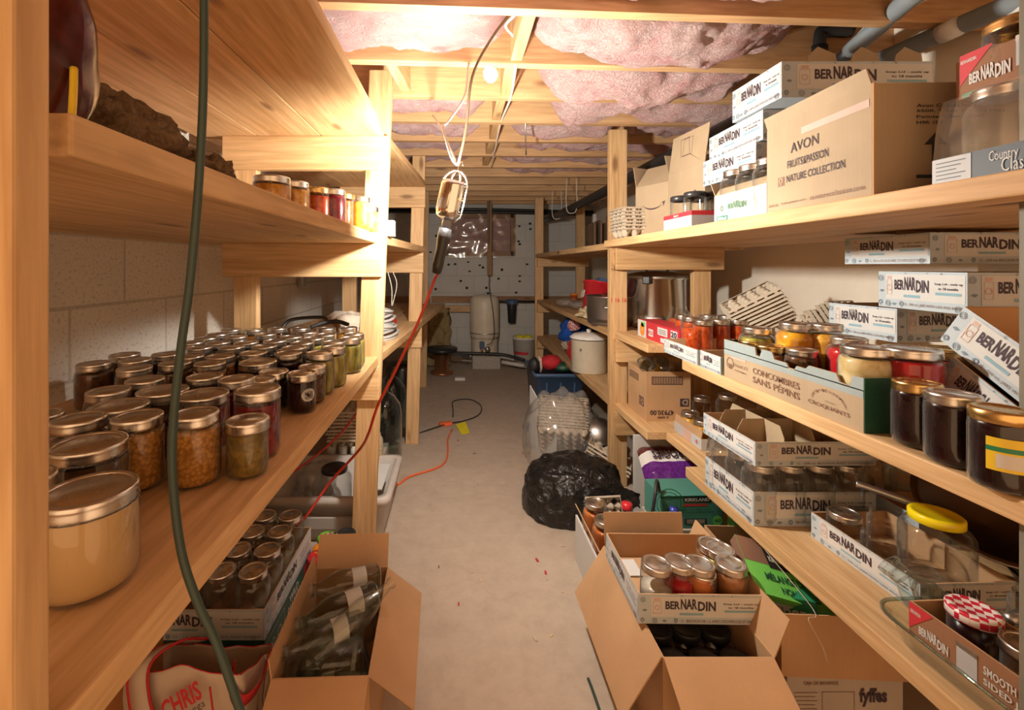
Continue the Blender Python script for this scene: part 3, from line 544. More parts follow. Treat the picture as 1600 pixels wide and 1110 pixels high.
# brown wool lump and film-wrapped bundle on the upper left shelf
def lump(name, c, rad, m, seed, label, cat, amp=.35, seg=40, flat=.0, fr=2.2):
    mb = MB()
    def fn(i, j):
        a = 2*PI*i; b = PI*(j-.5); d = Vector((math.cos(a)*math.cos(b), math.sin(a)*math.cos(b), math.sin(b))); s = 1+amp*noise.fractal(d*fr+Vector((seed, 0, 0)), 1.0, 2.1, 5)
        return (d.x*rad[0]*s, d.y*rad[1]*s, max(-rad[2]*.8, d.z*rad[2]*s))
    mb.grid(seg, seg//2, fn, m); o = mb.build(name); o.location = c; return tag(o, label, cat)
lump('wool_tuft', (-.44, .575, Z2L+.040), (.05, .13, .05), 'brown_wool', 3, 'shaggy brown tuft of mineral wool lying on the upper left shelf', 'insulation', .5, 56)
lump('wool_tuft', (-.385, .70, Z2L+.020), (.03, .055, .026), 'brown_wool', 8, 'small dark brown wool scrap behind the green cord', 'insulation', .6)
bd = thing('wrapped_bundle', 'dark maroon bundle in shiny film at the top left corner', 'bundle', (-.372, .405, Z2L))
mb = MB()
def bf(i, j):
    a = 2*PI*i; r = (.018+.017*math.sin(PI*min(1, j*1.15+.12))**.7)*(1+.10*noise.noise((math.cos(a)*2, math.sin(a)*2, j*5))); return (r*math.cos(a), r*1.2*math.sin(a), .004+.195*j)
mb.grid(28, 22, bf, 'maroon_film'); mb.disc(.024, .004, 'maroon_film', 20, None, False); mb.build('film_body', bd)
MB().tube([(.036, -.012, .05), (.039, -.016, .03), (.041, -.02, .003)], .003, 'print_yellow', 6).build('twist_tie', bd)
# ---------------------------------------------------------------- cartons and trays
def openbox(mb, lx, ly, h, mo, mi, t=.003, closed=False, bottom=True):
    x, y = lx/2, ly/2; o = [(-x, -y), (x, -y), (x, y), (-x, y)]; n = [(-x+t, -y+t), (x-t, -y+t), (x-t, y-t), (-x+t, y-t)]
    if closed: mb.box(-x, x, -y, y, 0, h, mo); return
    mb.add([(a, b, 0) for a, b in o]+[(a, b, h) for a, b in o], [(i, (i+1) % 4, 4+(i+1) % 4, 4+i) for i in range(4)]+[(3, 2, 1, 0)], mo)
    mb.add([(a, b, t) for a, b in n]+[(a, b, h) for a, b in n], [(4+i, 4+(i+1) % 4, (i+1) % 4, i) for i in range(4)]+[(0, 1, 2, 3)], mi)
    mb.add([(a, b, h) for a, b in o]+[(a, b, h) for a, b in n], [(i, (i+1) % 4, 4+(i+1) % 4, 4+i) for i in range(4)], mi)
def face(lx, ly, h, s, z=0):
    x, y = lx/2, ly/2
    return {'S': Face((-x, -y, z), (lx, 0, 0), (0, 0, h)), 'W': Face((-x, y, z), (0, -ly, 0), (0, 0, h)), 'E': Face((x, -y, z), (0, ly, 0), (0, 0, h)), 'N': Face((x, y, z), (-lx, 0, 0), (0, 0, h))}[s]
def wordmark(f, mb, a0, a1, b0, b1, m='print_ink'):     # the jar brand's word: small ends, tall middle
    d = (a1-a0); hb = (b1-b0)
    f.text(mb, 'BER', a0, a0+d*.29, b0+hb*.12, b0+hb*.80, m, .035).text(mb, 'NAR', a0+d*.305, a0+d*.63, b0+hb*.12, b1, m, .035).text(mb, 'DIN', a0+d*.645, a1, b0, b0+hb*.80, m, .035)
def doodle(f, mb, a, b, s, k, m='print_doodle'):
    if k % 3 == 0: f.ring(mb, a, b, s, m).ring(mb, a, b, s*.55, m, .3)
    elif k % 3 == 1:
        f.poly(mb, [(a-s/f.w, b), (a-s*.3/f.w, b+s*.6/f.h), (a+s/f.w, b+s*.35/f.h), (a+s*.2/f.w, b-s*.4/f.h)], m)
    else: f.ring(mb, a, b, s*.8, m, .6).poly(mb, [(a-.1*s/f.w, b-.7*s/f.h), (a+.1*s/f.w, b-.7*s/f.h), (a, b-1.7*s/f.h)], m)
def jaricon(f, mb, a0, a1, b0, b1, m):
    w = a1-a0; hh = b1-b0
    for q in ((a0+w*.15, a1-w*.15, b1-hh*.16, b1),): f.rect(mb, *q, m, 2)
    f.frame(mb, a0, a1, b0, b1-hh*.2, m, .0012, 2); f.ring(mb, (a0+a1)/2, b0+hh*.38, hh*.17*f.h, m, .3, 10, 2.2)
def bern(f, mb, style='ice', line='12 - 500 mL JARS WITH LIDS AND BANDS', note=('Snap Lid - seals up', 'to 18 months'), full=True):
    ink = 'print_ink'
    f.rect(mb, .10, .985, .24, .93, 'print_white', 1)
    for k, (a, b) in enumerate(((.035, .82), (.05, .45), (.03, .14), (.13, .12), (.21, .10), (.30, .13), (.92, .10), (.6, .97), (.75, .97), (.35, .97))):
        doodle(f, mb, a, min(b, .95 if k < 7 else .955), f.h*(.085 if k < 7 else .03), k)
    if full: jaricon(f, mb, .115, .185, .36, .88, 'print_tan')
    wordmark(f, mb, .215, .62, .46, .86, ink)
    f.rect(mb, .33, .52, .31, .385, 'print_blue', 2)
    f.text(mb, note[0], .68, .965, .66, .73, ink, .012).text(mb, note[1], .72, .92, .55, .62, ink, .012).rect(mb, .69, .95, .42, .49, 'print_blue' if style == 'ice' else 'print_ink', 2)
    f.text(mb, line, .34, .97, .07, .16, 'print_brown', .005)
def flap(mb, lx, ly, h, s, ln, ang, m, inset=.002, t=.003):
    x, y = lx/2-inset, ly/2; a = math.radians(ang)
    if s in 'SN':
        sg = -1 if s == 'S' else 1; p, q = Vector((-x, sg*y, h)), Vector((x, sg*y, h)); d = Vector((0, sg*math.sin(a), math.cos(a)))*ln
    else:
        sg = -1 if s == 'W' else 1; yy = ly/2-inset; p, q = Vector((sg*lx/2, -yy, h)), Vector((sg*lx/2, yy, h)); d = Vector((sg*math.sin(a), 0, math.cos(a)))*ln
    mb.slab(p, q, q+d, p+d, t, m)
def carton(name, label, loc, lx, ly, h, rz=0.0, mo='cardboard', mi='cardboard', closed=False, flaps=(), group=None, cat='box', rot=None, fm=None):
    t = thing(name, label, cat, loc, math.radians(rz), group, rot)
    mb = MB(); openbox(mb, lx, ly, h, mo, mi, closed=closed); b = mb.build('carton_body', t)
    for s, ln, ang in flaps:
        mb = MB(); flap(mb, lx, ly, h, s, ln, ang, fm or mi); mb.build('flap', t)
    return t, b
def tray(label, loc, lx, ly, h, rz=0.0, faces='SW', style='ice', dividers=False, line='12 - 500 mL JARS WITH LIDS AND BANDS', rot=None, ends=()):
    t, b = carton('canning_jar_tray', label, loc, lx, ly, h, rz, 'print_ice', 'cardboard', rot=rot, group='canning jar trays', cat='box')
    mb = MB()
    for s in faces: bern(face(lx, ly, h, s), mb, style, line)
    mb.build('lettering', b)
    for s in ends:
        mb = MB(); flap(mb, lx*.98, ly*.98, h, s, .03, -20, 'cardboard'); mb.build('flap', t)
    if dividers:
        mb = MB()
        for k in (1, 2): yy = -ly/2+k*ly/3; mb.add([(-lx/2+.004, yy, .003), (lx/2-.004, yy, .003), (lx/2-.004, yy, h*1.1), (lx/2-.02, yy, h*1.55), (-lx/2+.02, yy, h*1.55), (-lx/2+.004, yy, h*1.1)], [tuple(range(6))], 'pale_cardboard')
        for k in (1, 2, 3): xx = -lx/2+k*lx/4; mb.add([(xx, -ly/2+.004, .003), (xx, ly/2-.004, .003), (xx, ly/2-.004, h*1.1), (xx, ly/2-.02, h*1.55), (xx, -ly/2+.02, h*1.55), (xx, -ly/2+.004, h*1.1)], [tuple(range(6))], 'pale_cardboard')
        mb.build('divider', t, 0, .0015)
    return t
def jars_in(loc, lx, ly, nx, ny, kind, content, lab, fill=.85, lid='lid_silver', rz=0.0, skip=(), group=None, glass='clear_glass', z=.004):
    a = math.radians(rz)
    for i in range(nx):
        for j in range(ny):
            if (i, j) in skip: continue
            x = -lx/2+lx*(i+.5)/nx; y = -ly/2+ly*(j+.5)/ny
            jar(kind, (loc[0]+x*math.cos(a)-y*math.sin(a), loc[1]+x*math.sin(a)+y*math.cos(a), loc[2]+z), content, lab(i, j), fill, lid, glass, group)

# ---------------------------------------------------------------- right rack, top shelf
C3 = Z3R
t, b = carton('cardboard_box', 'large brown box of bath products lettered NATURE COLLECTION on the top right shelf', (.985, .985, C3), .40, .30, .212, -2, 'pale_cardboard', 'cardboard', closed=True)
mb = MB(); f = face(.40, .30, .212, 'W')
f.text(mb, 'AVON', .29, .57, .63, .74, 'print_ink', -.004).text(mb, 'FRUITS&PASSION', .25, .66, .47, .555, 'print_ink', .008).text(mb, 'NATURE COLLECTION', .24, .80, .315, .395, 'print_ink', .01)
f.rect(mb, .14, .215, .29, .395, 'print_brown', 1).ring(mb, .178, .355, .007, 'pale_cardboard', .5, 10, 2).rect(mb, .17, .186, .30, .34, 'pale_cardboard', 2)
f.text(mb, 'avon.ca', .03, .14, .07, .10, 'print_brown', .01).text(mb, 'fruits-passion.com', .18, .45, .07, .105, 'print_brown', .01).text(mb, 'ca.naturecollection.com', .49, .95, .07, .12, 'print_brown', .01)
mb.build('lettering', b); mb = MB(); f.rect(mb, .40, .985, .80, .87, 'print_tan', 1); mb.build('packing_tape', b); mb = MB(); f.rect(mb, .98, .985, .5, .505, 'print_tan', 1)
mb.build('lettering', b); mb = MB(); f = face(.40, .30, .212, 'S')
for a in (.27, .46): f.rect(mb, a, a+.035, .22, .45, 'print_black', 1).poly(mb, [(a-.035, .45), (a+.07, .45), (a+.0175, .56)], 'print_black', 1)
f.rect(mb, .20, .60, .155, .185, 'print_black', 1); mb.build('arrow_mark', b); mb = MB()
for k, s in enumerate(('Avon Canada Inc.', '5500, Trans-Canada Hwy', 'Pointe-Claire, QC', 'H9R 1B6')): f.text(mb, s, .20, (.45, .60, .50, .32)[k], .78-.05*k, .81-.05*k, 'print_black', .01)
mb.build('lettering', b)
mb = MB(); flap(mb, .40, .30, .212, 'W', .03, 18, 'pale_cardboard'); mb.build('flap', t); MB().box(-.2, -.196, -.154, -.1505, 0, .212, 'cardboard').build('torn_edge', t)
# white box of green printed jars
t, b = carton('canning_jar_tray', 'white and green box of clear half litre jars, wedged beside the big bath products box', (.925, 1.275, C3), .25, .235, .083, 0, 'print_white', 'pale_cardboard', flaps=(('W', .028, -35), ('N', .05, 30)))
mb = MB(); f = face(.25, .235, .083, 'W'); wordmark(f, mb, .30, .66, .40, .68, 'print_sage'); f.rect(mb, .05, .30, .05, .24, 'print_teal', 1).text(mb, '500ml', .08, .27, .08, .20, 'print_white', .02); f.ring(mb, .17, .50, .008, 'print_sage', .3); f.frame(mb, .71, .96, .10, .92, 'print_sage', .0008)
for k in range(8): f.ring(mb, .76+.16*((k*.37) % 1), .2+.6*((k*.61) % 1), .006, 'print_gray', .2)
mb.build('lettering', b)
jars_in((.925, 1.275, C3), .24, .225, 3, 3, 'quart', None, lambda i, j: 'empty clear jar, %s row from the aisle, %s in the green printed box' % (ORD[i] if i else 'first', ('near end', 'middle', 'far end')[j]), lid='lid_silver', group='empty jars in the green printed box')
t = thing('canning_jar_tray', 'white blue jar tray balanced on the clear jars, lower of the two far trays', 'box', (1.03, 1.50, C3+.158), math.radians(3))
def trayat(label, loc, lx, ly, h, rz=0, faces='SW', **k): return tray(label, loc, lx, ly, h, rz, faces, **k)
D.objects.remove(t)
tray('white blue jar tray balanced on the clear jars, lower of the two far trays', (1.015, 1.48, C3+.153), .25, .27, .088, 2)
tray('white blue jar tray lying second in the stack behind the big brown box', (1.04, 1.47, C3+.243), .26, .30, .088, -2)
tray('topmost white blue jar tray, jutting over the big brown box near the grey pipes', (1.105, 1.345, C3+.333), .42, .22, .10, 0)
for k in range(3):                                       # its inner flaps stand up at the back
    mb = MB(); mb.add([(-.05, 0, 0), (.05, 0, 0), (.045, 0, .03), (-.015, 0, .045), (-.045, 0, .02)], [(0, 1, 2, 3, 4)], 'pale_cardboard')
    o = mb.build('divider_tab', [x for x in D.objects if x.get('label', '').startswith('topmost white blue jar tray')][0], 0, .002); o.location = (-.09+k*.12, -.100, .098); o.rotation_euler = (0, 0, .2)
# red and white tray with black capped jars
t, b = carton('canning_jar_tray', 'small white tray with red top band holding black-capped jars', (.86, 1.60, C3), .15, .20, .055, 0, 'print_white', 'pale_cardboard')
mb = MB(); f = face(.15, .20, .055, 'W'); f.rect(mb, 0, 1, .72, 1, 'print_red', 1).text(mb, 'kerr', .40, .58, .78, .95, 'print_white', .02).text(mb, 'regular mouth', .22, .75, .38, .48, 'print_tan', .01); f = face(.15, .20, .055, 'S'); f.rect(mb, 0, 1, .72, 1, 'print_red', 1).rect(mb, 0, 1, 0, .72, 'print_gray', 1)
mb.build('lettering', b)
jars_in((.86, 1.60, C3), .145, .195, 2, 2, 'plain', None, lambda i, j: 'clear black-capped jar in the red-banded tray, %s, %s' % (('aisle side', 'wall side')[i], ('near end', 'far end')[j]), lid='black_plastic', group='black capped jars in the red-banded tray')
# two shipping boxes with a curved smile arrow
def smile(f, mb, a, b, s, m='print_ink'):
    pts = []
    for k in range(13):
        q = math.radians(205+k*10); w = s*.17*math.sin(PI*k/12)+.0015; c = (math.cos(q), math.sin(q)*.62+.35); pts.append((c, w))
    up = [f.p(a+(s+w*.6)*c[0]/f.w, b+(s+w)*c[1]/f.h, 2) for c, w in pts]; dn = [f.p(a+(s-w*.6)*c[0]/f.w, b+(s-w)*c[1]/f.h, 2) for c, w in pts]
    mb.add(up+dn, [(i, i+1, 14+i, 13+i) for i in range(12)], m); mb.add([f.p(a+x*s/f.w, b+y*s/f.h, 2) for x, y in ((.72, .1), (1.12, .22), (.98, -.18), (.94, .10))], [(0, 1, 2, 3)], m)
for nm, lc, rz, dims, fl in (('open brown shipping box with a curved smile arrow, beside the egg carton stack', (.985, 2.06, C3), 24, (.23, .20, .235), (('W', .12, -38), ('S', .06, 160), ('N', .10, 10))), ('open brown shipping box with a tall upright flap, beside the red-banded tray', (1.06, 1.82, C3), 6, (.28, .24, .255), (('W', .16, -8), ('N', .10, 20), ('S', .12, -60)))):
    lx, ly, h = dims; t, b = carton('shipping_box', nm, lc, lx, ly, h, rz, 'pale_cardboard', 'cardboard', flaps=fl, fm='pale_cardboard')
    mb = MB(); f = face(lx, ly, h, 'W'); smile(f, mb, .5, .60, .06)
    if 'tall' in nm: f.frame(mb, .38, .62, .98+.25, 1.5, 'print_ink', .002)
    f2 = face(lx, ly, h, 'S')
    for k in range(6): f2.rect(mb, .08, .4, .06+.05*k, .075+.05*k, 'print_brown', 1)
    mb.build('lettering', b)
# jar pack in cling film with a navy tray, brown box on top
t = thing('jar_pack', 'film-wrapped clear jars in a navy tray at the right end of the top shelf', 'box', (.928, .665, C3), math.radians(-1))
mb = MB(); openbox(mb, .20, .23, .052, 'print_navy', 'gray_cardboard'); b = mb.build('tray', t)
mb = MB(); f = face(.20, .23, .052, 'W'); f.rect(mb, 0, .26, .02, .98, 'print_gray', 1)
for k in range(6): f.rect(mb,   .03, .23-.03*(k % 3), .82-.13*k, .85-.13*k, 'print_navy', 2)
f.text(mb, 'Country', .37, .53, .50, .88, 'print_white', -.005).text(mb, 'Classics', .44, .66, .22, .62, 'print_white', -.005).rect(mb, .40, .98, .10, .12, 'print_white', 2); mb.build('lettering', b)
mb = MB()
def wrap(i, j):
    n = 40; a = 2*PI*i; ca, sa = math.cos(a), math.sin(a); k = 1/max(abs(ca), abs(sa)); sh = 1-.07*j*j; w = 1+.015*noise.noise((i*30, j*4, 2)); return (ca*k*.099*sh*w, sa*k*.114*sh*w, .052+.098*j)
mb.grid(48, 6, wrap, 'clear_film'); mb.build('film_wrap', t)
jars_in((.928, .665, C3), .19, .22, 2, 2, 'quart', None, lambda i, j: 'clear jar under cling film in the navy tray, %s, %s' % (('aisle side', 'wall side')[i], ('near end', 'far end')[j]), group='jars in the navy tray')
t, b = carton('canning_jar_tray', 'brown wood-print jar box with a red corner, on the film-wrapped jars', (.958, .665, C3+.155), .19, .22, .066, -3, 'brown_print', 'cardboard')
mb = MB(); f = face(.19, .22, .075, 'W'); f.poly(mb, [(.03, .99), (.26, .99), (.03, .30)], 'print_red', 1).text(mb, 'BERNARDIN', .04, .15, .78, .86, 'print_white', .02); wordmark(f, mb, .10, .37, .22, .58, 'print_white'); f.rect(mb, .40, .7, .30, .92, 'print_gray', 1).rect(mb, .40, .7, .80, .92, 'dull_steel', 2).rect(mb, .05, .22, 0, .10, 'print_sage', 2); mb.build('lettering', b)
jars_in((.958, .665, C3+.155), .185, .215, 2, 2, 'wide', None, lambda i, j: 'gold-lidded empty jar in the brown wood-print box, %s, %s' % (('aisle side', 'wall side')[i], ('near end', 'far end')[j]), lid='lid_gold', group='gold lidded jars in the brown box')

# ---- egg cartons: pulp flats, each its own object
def carton_mesh(nx=6, ny=2, w=.045):
    mb = MB(); rows = ny*10; cols = nx*10
    def fn(i, j):
        x = i*nx; y = j*ny; cx = math.cos(2*PI*x); cy = math.cos(2*PI*y); z = .020*max(-1, min(1, 1.5*cx))*1.0; z = .012*(cx+cy)*1.1
        return ((i-.5)*nx*w, (j-.5)*ny*w, .022+max(-.020, min(.018, z*1.2)))
    mb.grid(nx*8, ny*8, fn, 'carton_pulp'); lx, ly = nx*w/2, ny*w/2
    for a, b2, c, d in (((-lx, -ly), (lx, -ly), (lx+.006, -ly-.006), (-lx-.006, -ly-.006)), ((lx, -ly), (lx, ly), (lx+.006, ly+.006), (lx+.006, -ly-.006)), ((lx, ly), (-lx, ly), (-lx-.006, ly+.006), (lx+.006, ly+.006)), ((-lx, ly), (-lx, -ly), (-lx-.006, -ly-.006), (-lx-.006, ly+.006))):
        mb.add([(*a, .044), (*b2, .044), (*c, .036), (*d, .036)], [(0, 1, 2, 3)], 'carton_pulp')
    return mb.mesh('egg_flat')
EGG = {}
def egg_stack(base, n, step, M, label, group, nx=6, ny=2, w=.045, jit=.004):
    if (nx, ny, w) not in EGG: EGG[(nx, ny, w)] = carton_mesh(nx, ny, w)
    for k in range(n):
        o = link('egg_carton', EGG[(nx, ny, w)], None, 0, .0022)
        o.matrix_world = Matrix.Translation(base) @ M @ Matrix.Translation((R.uniform(-jit, jit), R.uniform(-jit, jit), k*step)) @ Matrix.Rotation(R.uniform(-.03, .03), 4, 'Z')
        tag(o, label(k, n), 'egg carton', group)
def nth(k, n, what): return ('bottom pulp egg carton ' if k == 0 else 'topmost pulp egg carton ' if k == n-1 else 'egg carton %s from the bottom ' % ORD[k])+what
Rx = lambda d, a: Matrix.Rotation(math.radians(d), 4, a)
egg_stack((.845, 2.12, C3), 7, .016, Rx(4, 'Z'), lambda k, n: nth(k, n, 'of the stack on the top right shelf'), 'egg cartons on the top right shelf', 4, 3)
# ---------------------------------------------------------------- right rack, middle shelf
C2 = Z2R
# printed produce box holding jars
t, b = carton('produce_box', 'long kraft and blue produce box lettered CONCOMBRES SANS PEPINS holding jars', (.955, 1.125, C2), .29, .465, .085, 0, 'pale_cardboard', 'cardboard')
lx, ly = .29, .465; mb = MB(); f = face(lx, ly, .115, 'W')
mb2 = MB(); prof = [(0, .62), (0, .97), (.30, .97), (.31, .80), (.34, .78), (.36, .97), (.44, .97), (.46, .82), (.55, .82), (.57, .70), (.60, .70), (.62, .82), (.68, .82), (.70, .90), (.86, .90), (.88, .76), (.93, .74), (.95, .95), (1, .95), (1, .62)]
vs = [f.p(a, c, 0) for a, c in prof]; nv = [v-f.nn*.004 for v in vs]; n = len(prof)
mb2.add(vs, [tuple(range(n))[::-1]], 'slate_print'); mb2.add(nv, [tuple(range(n))], 'slate_print'); mb2.add(vs+nv, [(i, (i+1) % n, n+(i+1) % n, n+i) for i in range(n)], 'cardboard'); mb2.build('side_panel', t)
f.rect(mb, 0, 1, .60, .72, 'slate_print', .6)
f.text(mb, 'CONCOMBRES', .285, .645, .35, .49, 'print_brown', .012).text(mb, 'SANS PÉPINS', .285, .645, .14, .32, 'print_brown', .012).text(mb, 'mucci', .10, .235, .355, .455, 'print_brown', -.01).text(mb, 'FARMS', .115, .225, .25, .285, 'print_brown', .01)
f.ring(mb, .065, .40, .017, 'print_brown', .15).poly(mb, [(.042, .36), (.065, .27), (.088, .36), (.075, .40), (.065, .33), (.055, .40)], 'print_brown', 2).rect(mb, .07, .22, .545, .585, 'print_tan', 2)
f.text(mb, 'CROQUANTS', .70, .935, .16, .25, 'print_brown', .012).rect(mb, .80, .86, .315, .325, 'print_brown', 2)
for k, ch in enumerate('DELICIEUSEMENT'):
    q = PI*(1-(k+.5)/14); f.text(mb, ch, .82+.095*math.cos(q)-.006, .82+.095*math.cos(q)+.006, .30+.22*math.sin(q)-.025, .30+.22*math.sin(q)+.025, 'print_brown', .01)
mb.build('lettering', b)
MB().box(-lx/2, lx/2, -ly/2-.003, -ly/2, 0, .110, 'print_dark_green').build('end_panel', t); MB().box(-lx/2, lx/2, ly/2, ly/2+.003, 0, .110, 'print_dark_green').build('end_panel', t); MB().box(lx/2-.003, lx/2, -ly/2, ly/2, 0, .105, 'slate_print').build('side_panel', t)
PB = 'jars in the produce box'; KINDS['tallq'] = (.172, .046, .037, .74); KINDS['bigw2'] = (.158, .048, .043, .78)
def pj(u, v, k, c, lab, fill=.85, lid='lid_silver', z0=.004, grp=PB, zs=None, **kw):
    zs = C2 if zs is None else zs; x, y, z = XYZ(u, v, zs+z0+KINDS[k][0]); r_ = KINDS[k][1]
    if grp == PB: y2 = min(max(y, .90+r_), 1.35-r_); x = min(max(x*(y2/y), .818+r_), 1.09-r_); y = y2
    return jar(k, (x, y, zs+z0), c, lab, fill, lid, group=grp, **kw)
pj(1253, 546, 'pint', 'brown_sauce', 'silver-lidded jar at the front edge of the produce box, aisle side')
pj(1285, 536, 'pint', 'brown_sauce', 'silver-lidded dark jar just behind the front one in the produce box')
pj(1242, 505, 'tallq', 'orange_carrots', 'big clear jar of bright orange carrots in the produce box', .86)
pj(1291, 507, 'tallq', 'orange_marmalade', 'big jar of golden fruit beside the orange carrot jar', .86)
pj(1352, 549, 'bigw2', 'garlic', 'wide jar of pale garlic cloves at near end of the produce box', .86)
pj(1326, 528, 'quart', 'red_jelly', 'jar of red liquid between the garlic and golden fruit jars', .8)
pj(1338, 512, 'pint', 'garlic', 'short pale yellow jar under the printed tray stack', .8)
pj(1150, 533, 'pint', 'tea_brown', 'brown-lidded jar at far corner of the produce box', .8, 'lid_gold'); pj(1189, 540, 'pint', 'tea_brown', 'second brown jar along the aisle side of the produce box', .8, 'lid_gold'); pj(1200, 527, 'pint', 'tea_brown', 'brown jar behind the two front ones at far end of produce box', .8); pj(1222, 536, 'pint', 'brown_sauce', 'dark jar beside the orange carrot jar, far side', .8); pj(1182, 507, 'quart', 'pickles', 'green olive-coloured jar in the far inner corner of the produce box', .8)
pj(1424, 545, 'tallwide', 'red_jelly', 'tall jar of bright red juice behind the dark jar row', .86, grp=None, z0=0); pj(1480, 545, 'bigwide', 'red_jelly', 'big round jar of dark red juice below the tilted tray', .82, 'lid_gold', grp=None, z0=0)
for u, v, k, lid, lab in ((1433, 597, 'plain', 'lid_gold', 'near-black jar with gold band, first of three at shelf edge'), (1489, 615, 'plain', 'lid_silver', 'near-black jar with silver lid, middle of three at shelf edge')):
    pj(u, v, k, 'dark_jam', lab, .9, lid, 0, 'three dark jars at the shelf edge')
t = pj(1566, 640, 'plain', 'dark_jam', 'near-black jar with flat gold cap and yellow green label', .9, 'lid_gold', 0, 'three dark jars at the shelf edge', band=False)
t.rotation_euler = (0, 0, 0); mb = MB(); r = .0376
for z0, z1, m in ((.035, .083, 'print_yellow'), (.063, .070, 'print_green'), (.040, .060, 'print_white')):
    a0, a1 = (math.radians(-165), math.radians(-95)) if m != 'print_white' else (math.radians(-150), math.radians(-100))
    rr_ = r+{'print_yellow': 0, 'print_green': .0003, 'print_white': .0003}[m]; mb.lathe([(rr_, z0), (rr_, z1)], m, 12, None, True, a0, a1)
mb.build('label', t)
# red frozen-treat box and tomato sauce jars
t, b = carton('treat_box', 'bright red box marked 20 standing by the right post on middle shelf', (.925, 1.965, C2), .10, .40, .078, 0, 'print_red', 'cardboard', closed=True)
mb = MB(); f = face(.10, .40, .078, 'W'); f.rect(mb, 0, .24, 0, 1.0, 'print_white', 1).ring(mb, .13, .45, .026, 'print_orange', .8, 12, 2, 1.2).rect(mb, .10, .2, .62, .9, 'print_lime', 2).rect(mb, .53, .76, .45, .88, 'print_white', 1)
for k in range(3): f.rect(mb, .56, .73, .54+.10*k, .57+.10*k, 'print_ink', 2)
f.rect(mb, .30, .42, .20, .62, 'print_white', 1).text(mb, 'ICE', .31, .41, .3, .5, 'print_red', .02).rect(mb, .60, .75, .08, .32, 'print_white', 1).ring(mb, .90, .20, .012, 'print_white', .25).rect(mb, .83, .97, .50, .90, 'print_white', 1).text(mb, '20', .84, .96, .55, .85, 'print_ink', .04); mb.build('lettering', b)
tray('white blue jar tray of tomato sauce jars next to the red treat box', (.935, 1.62, C2), .26, .24, .052, 0); tray('shorter white blue jar tray touching the far end of the produce box', (.925, 1.425, C2), .24, .115, .055, 0, 'W')
for n, (u, v, k, c) in enumerate(((1068, 493, 'plain', 'tomato_sauce'), (1098, 501, 'plain', 'tomato_sauce'), (1125, 500, 'plain', 'tomato_sauce'), (1154, 500, 'plain', 'tomato_sauce'), (1080, 496, 'plain', 'tomato_sauce'), (1108, 493, 'plain', 'dark_jam'), (1136, 494, 'plain', 'dark_jam'))):
    pj(u, v, k, c, 'jar of %s, %s in the sauce jar row from the red box' % ('tomato sauce' if c == 'tomato_sauce' else 'dark sauce', ORD[n]), .82, grp='tomato sauce jars')
for u, v, lab in ((1061, 478, 'tall open jar of red sauce behind the red treat box'), (1084, 489, 'second open jar of red sauce before the rear post')):
    x, y, z = XYZ(u, v, C2+.15); y = min(y, 2.16); x = (u-714)*y/F; jar('quart', (x, y, C2), 'tomato_sauce', lab, .6, None)
# egg carton stacks by the wall
egg_stack((1.235, 1.77, C2+.075), 9, .015, Rx(-22, 'Z') @ Rx(-30, 'Y') @ Rx(12, 'X'), lambda k, n: nth(k, n, 'of the leaning stack by the cream wall'), 'leaning egg cartons by the wall', 5, 3, .038)
egg_stack((1.27, 1.60, C2+.09), 7, .015, Rx(25, 'Z') @ Rx(58, 'X'), lambda k, n: nth(k, n, 'of the tipped stack by the printed trays'), 'tipped egg cartons by the trays', 4, 3, .038)
egg_stack((1.22, 1.80, C2), 2, .016, Rx(10, 'Z'), lambda k, n: nth(k, n, 'lying flat under the leaning stack'), 'flat egg cartons under the stack', 5, 2, .038)
# tower of printed trays, and the tilted pair at the right edge
tray('lowest printed tray of the right-hand tower, resting on jar lids', (1.338, 1.33, C2+.125), .30, .205, .092, 4)
tray('middle printed tray of the right-hand tower, pushed out to the right', (1.335, 1.14, C2+.220), .30, .235, .098, -4)
t = tray('top printed tray of the right-hand tower, just under the shelf', (1.36, 1.24, C2+.339), .36, .245, .078, 0, line='12 - 500 mL BOCAUX AVEC COUVERCLES ET BANDES')
for k in range(3):
    mb = MB(); mb.add([(-.055, 0, 0), (.055, 0, 0), (.055, 0, .022), (.04, 0, .036), (-.04, 0, .036), (-.055, 0, .022)], [tuple(range(6))], 'cardboard'); o = mb.build('divider_tab', t, 0, .002); o.location = (-.09+k*.12, .0, .078)
tray('open printed tray tipped steeply downhill at the right edge, empty inside', (1.085, .808, C2+.118), .21, .24, .085, 0, 'SW', rot=(math.radians(33), 0, math.radians(-3)), dividers=False)
tray('second tipped printed tray, directly under the empty one at the right edge', (1.075, .862, C2+.046), .21, .14, .085, 0, 'SW', rot=(math.radians(33), 0, math.radians(-1)))
# canner, steamer, bucket and others on the far middle shelf
t = thing('canner', 'tall steel pressure canner with black lid handle behind the front right post', 'pot', (1.135, 2.56, C2-.01))
MB().lathe([(0, 0), (.150, 0), (.158, .008), (.160, .06), (.157, .07), (.160, .08), (.160, .265), (.166, .270), (.166, .278)], 'steel', 40).build('pot_body', t)
lidc = MB().lathe([(.170, .274), (.172, .285), (.165, .296), (.08, .312), (0, .316)], 'dull_steel', 36).build('lid', t)
for a in (-2.2, .9): c, s_ = math.cos(a), math.sin(a); MB().box(-.03, .055, -.02, .02, -.022, .022, 'black_plastic', Matrix.Translation((.168*c, .168*s_, .268)) @ Matrix.Rotation(a, 4, 'Z')).build('handle', t, .006)
MB().tube([(-.06, -.02, .315), (-.05, -.02, .335), (.05, -.02, .335), (.06, -.02, .315)], .008, 'black_plastic', 8).build('lid_handle', t)
t = thing('steamer_pot', 'wide grey aluminium steamer pot cut by the front right post', 'pot', (.925, 2.66, C2-.01))
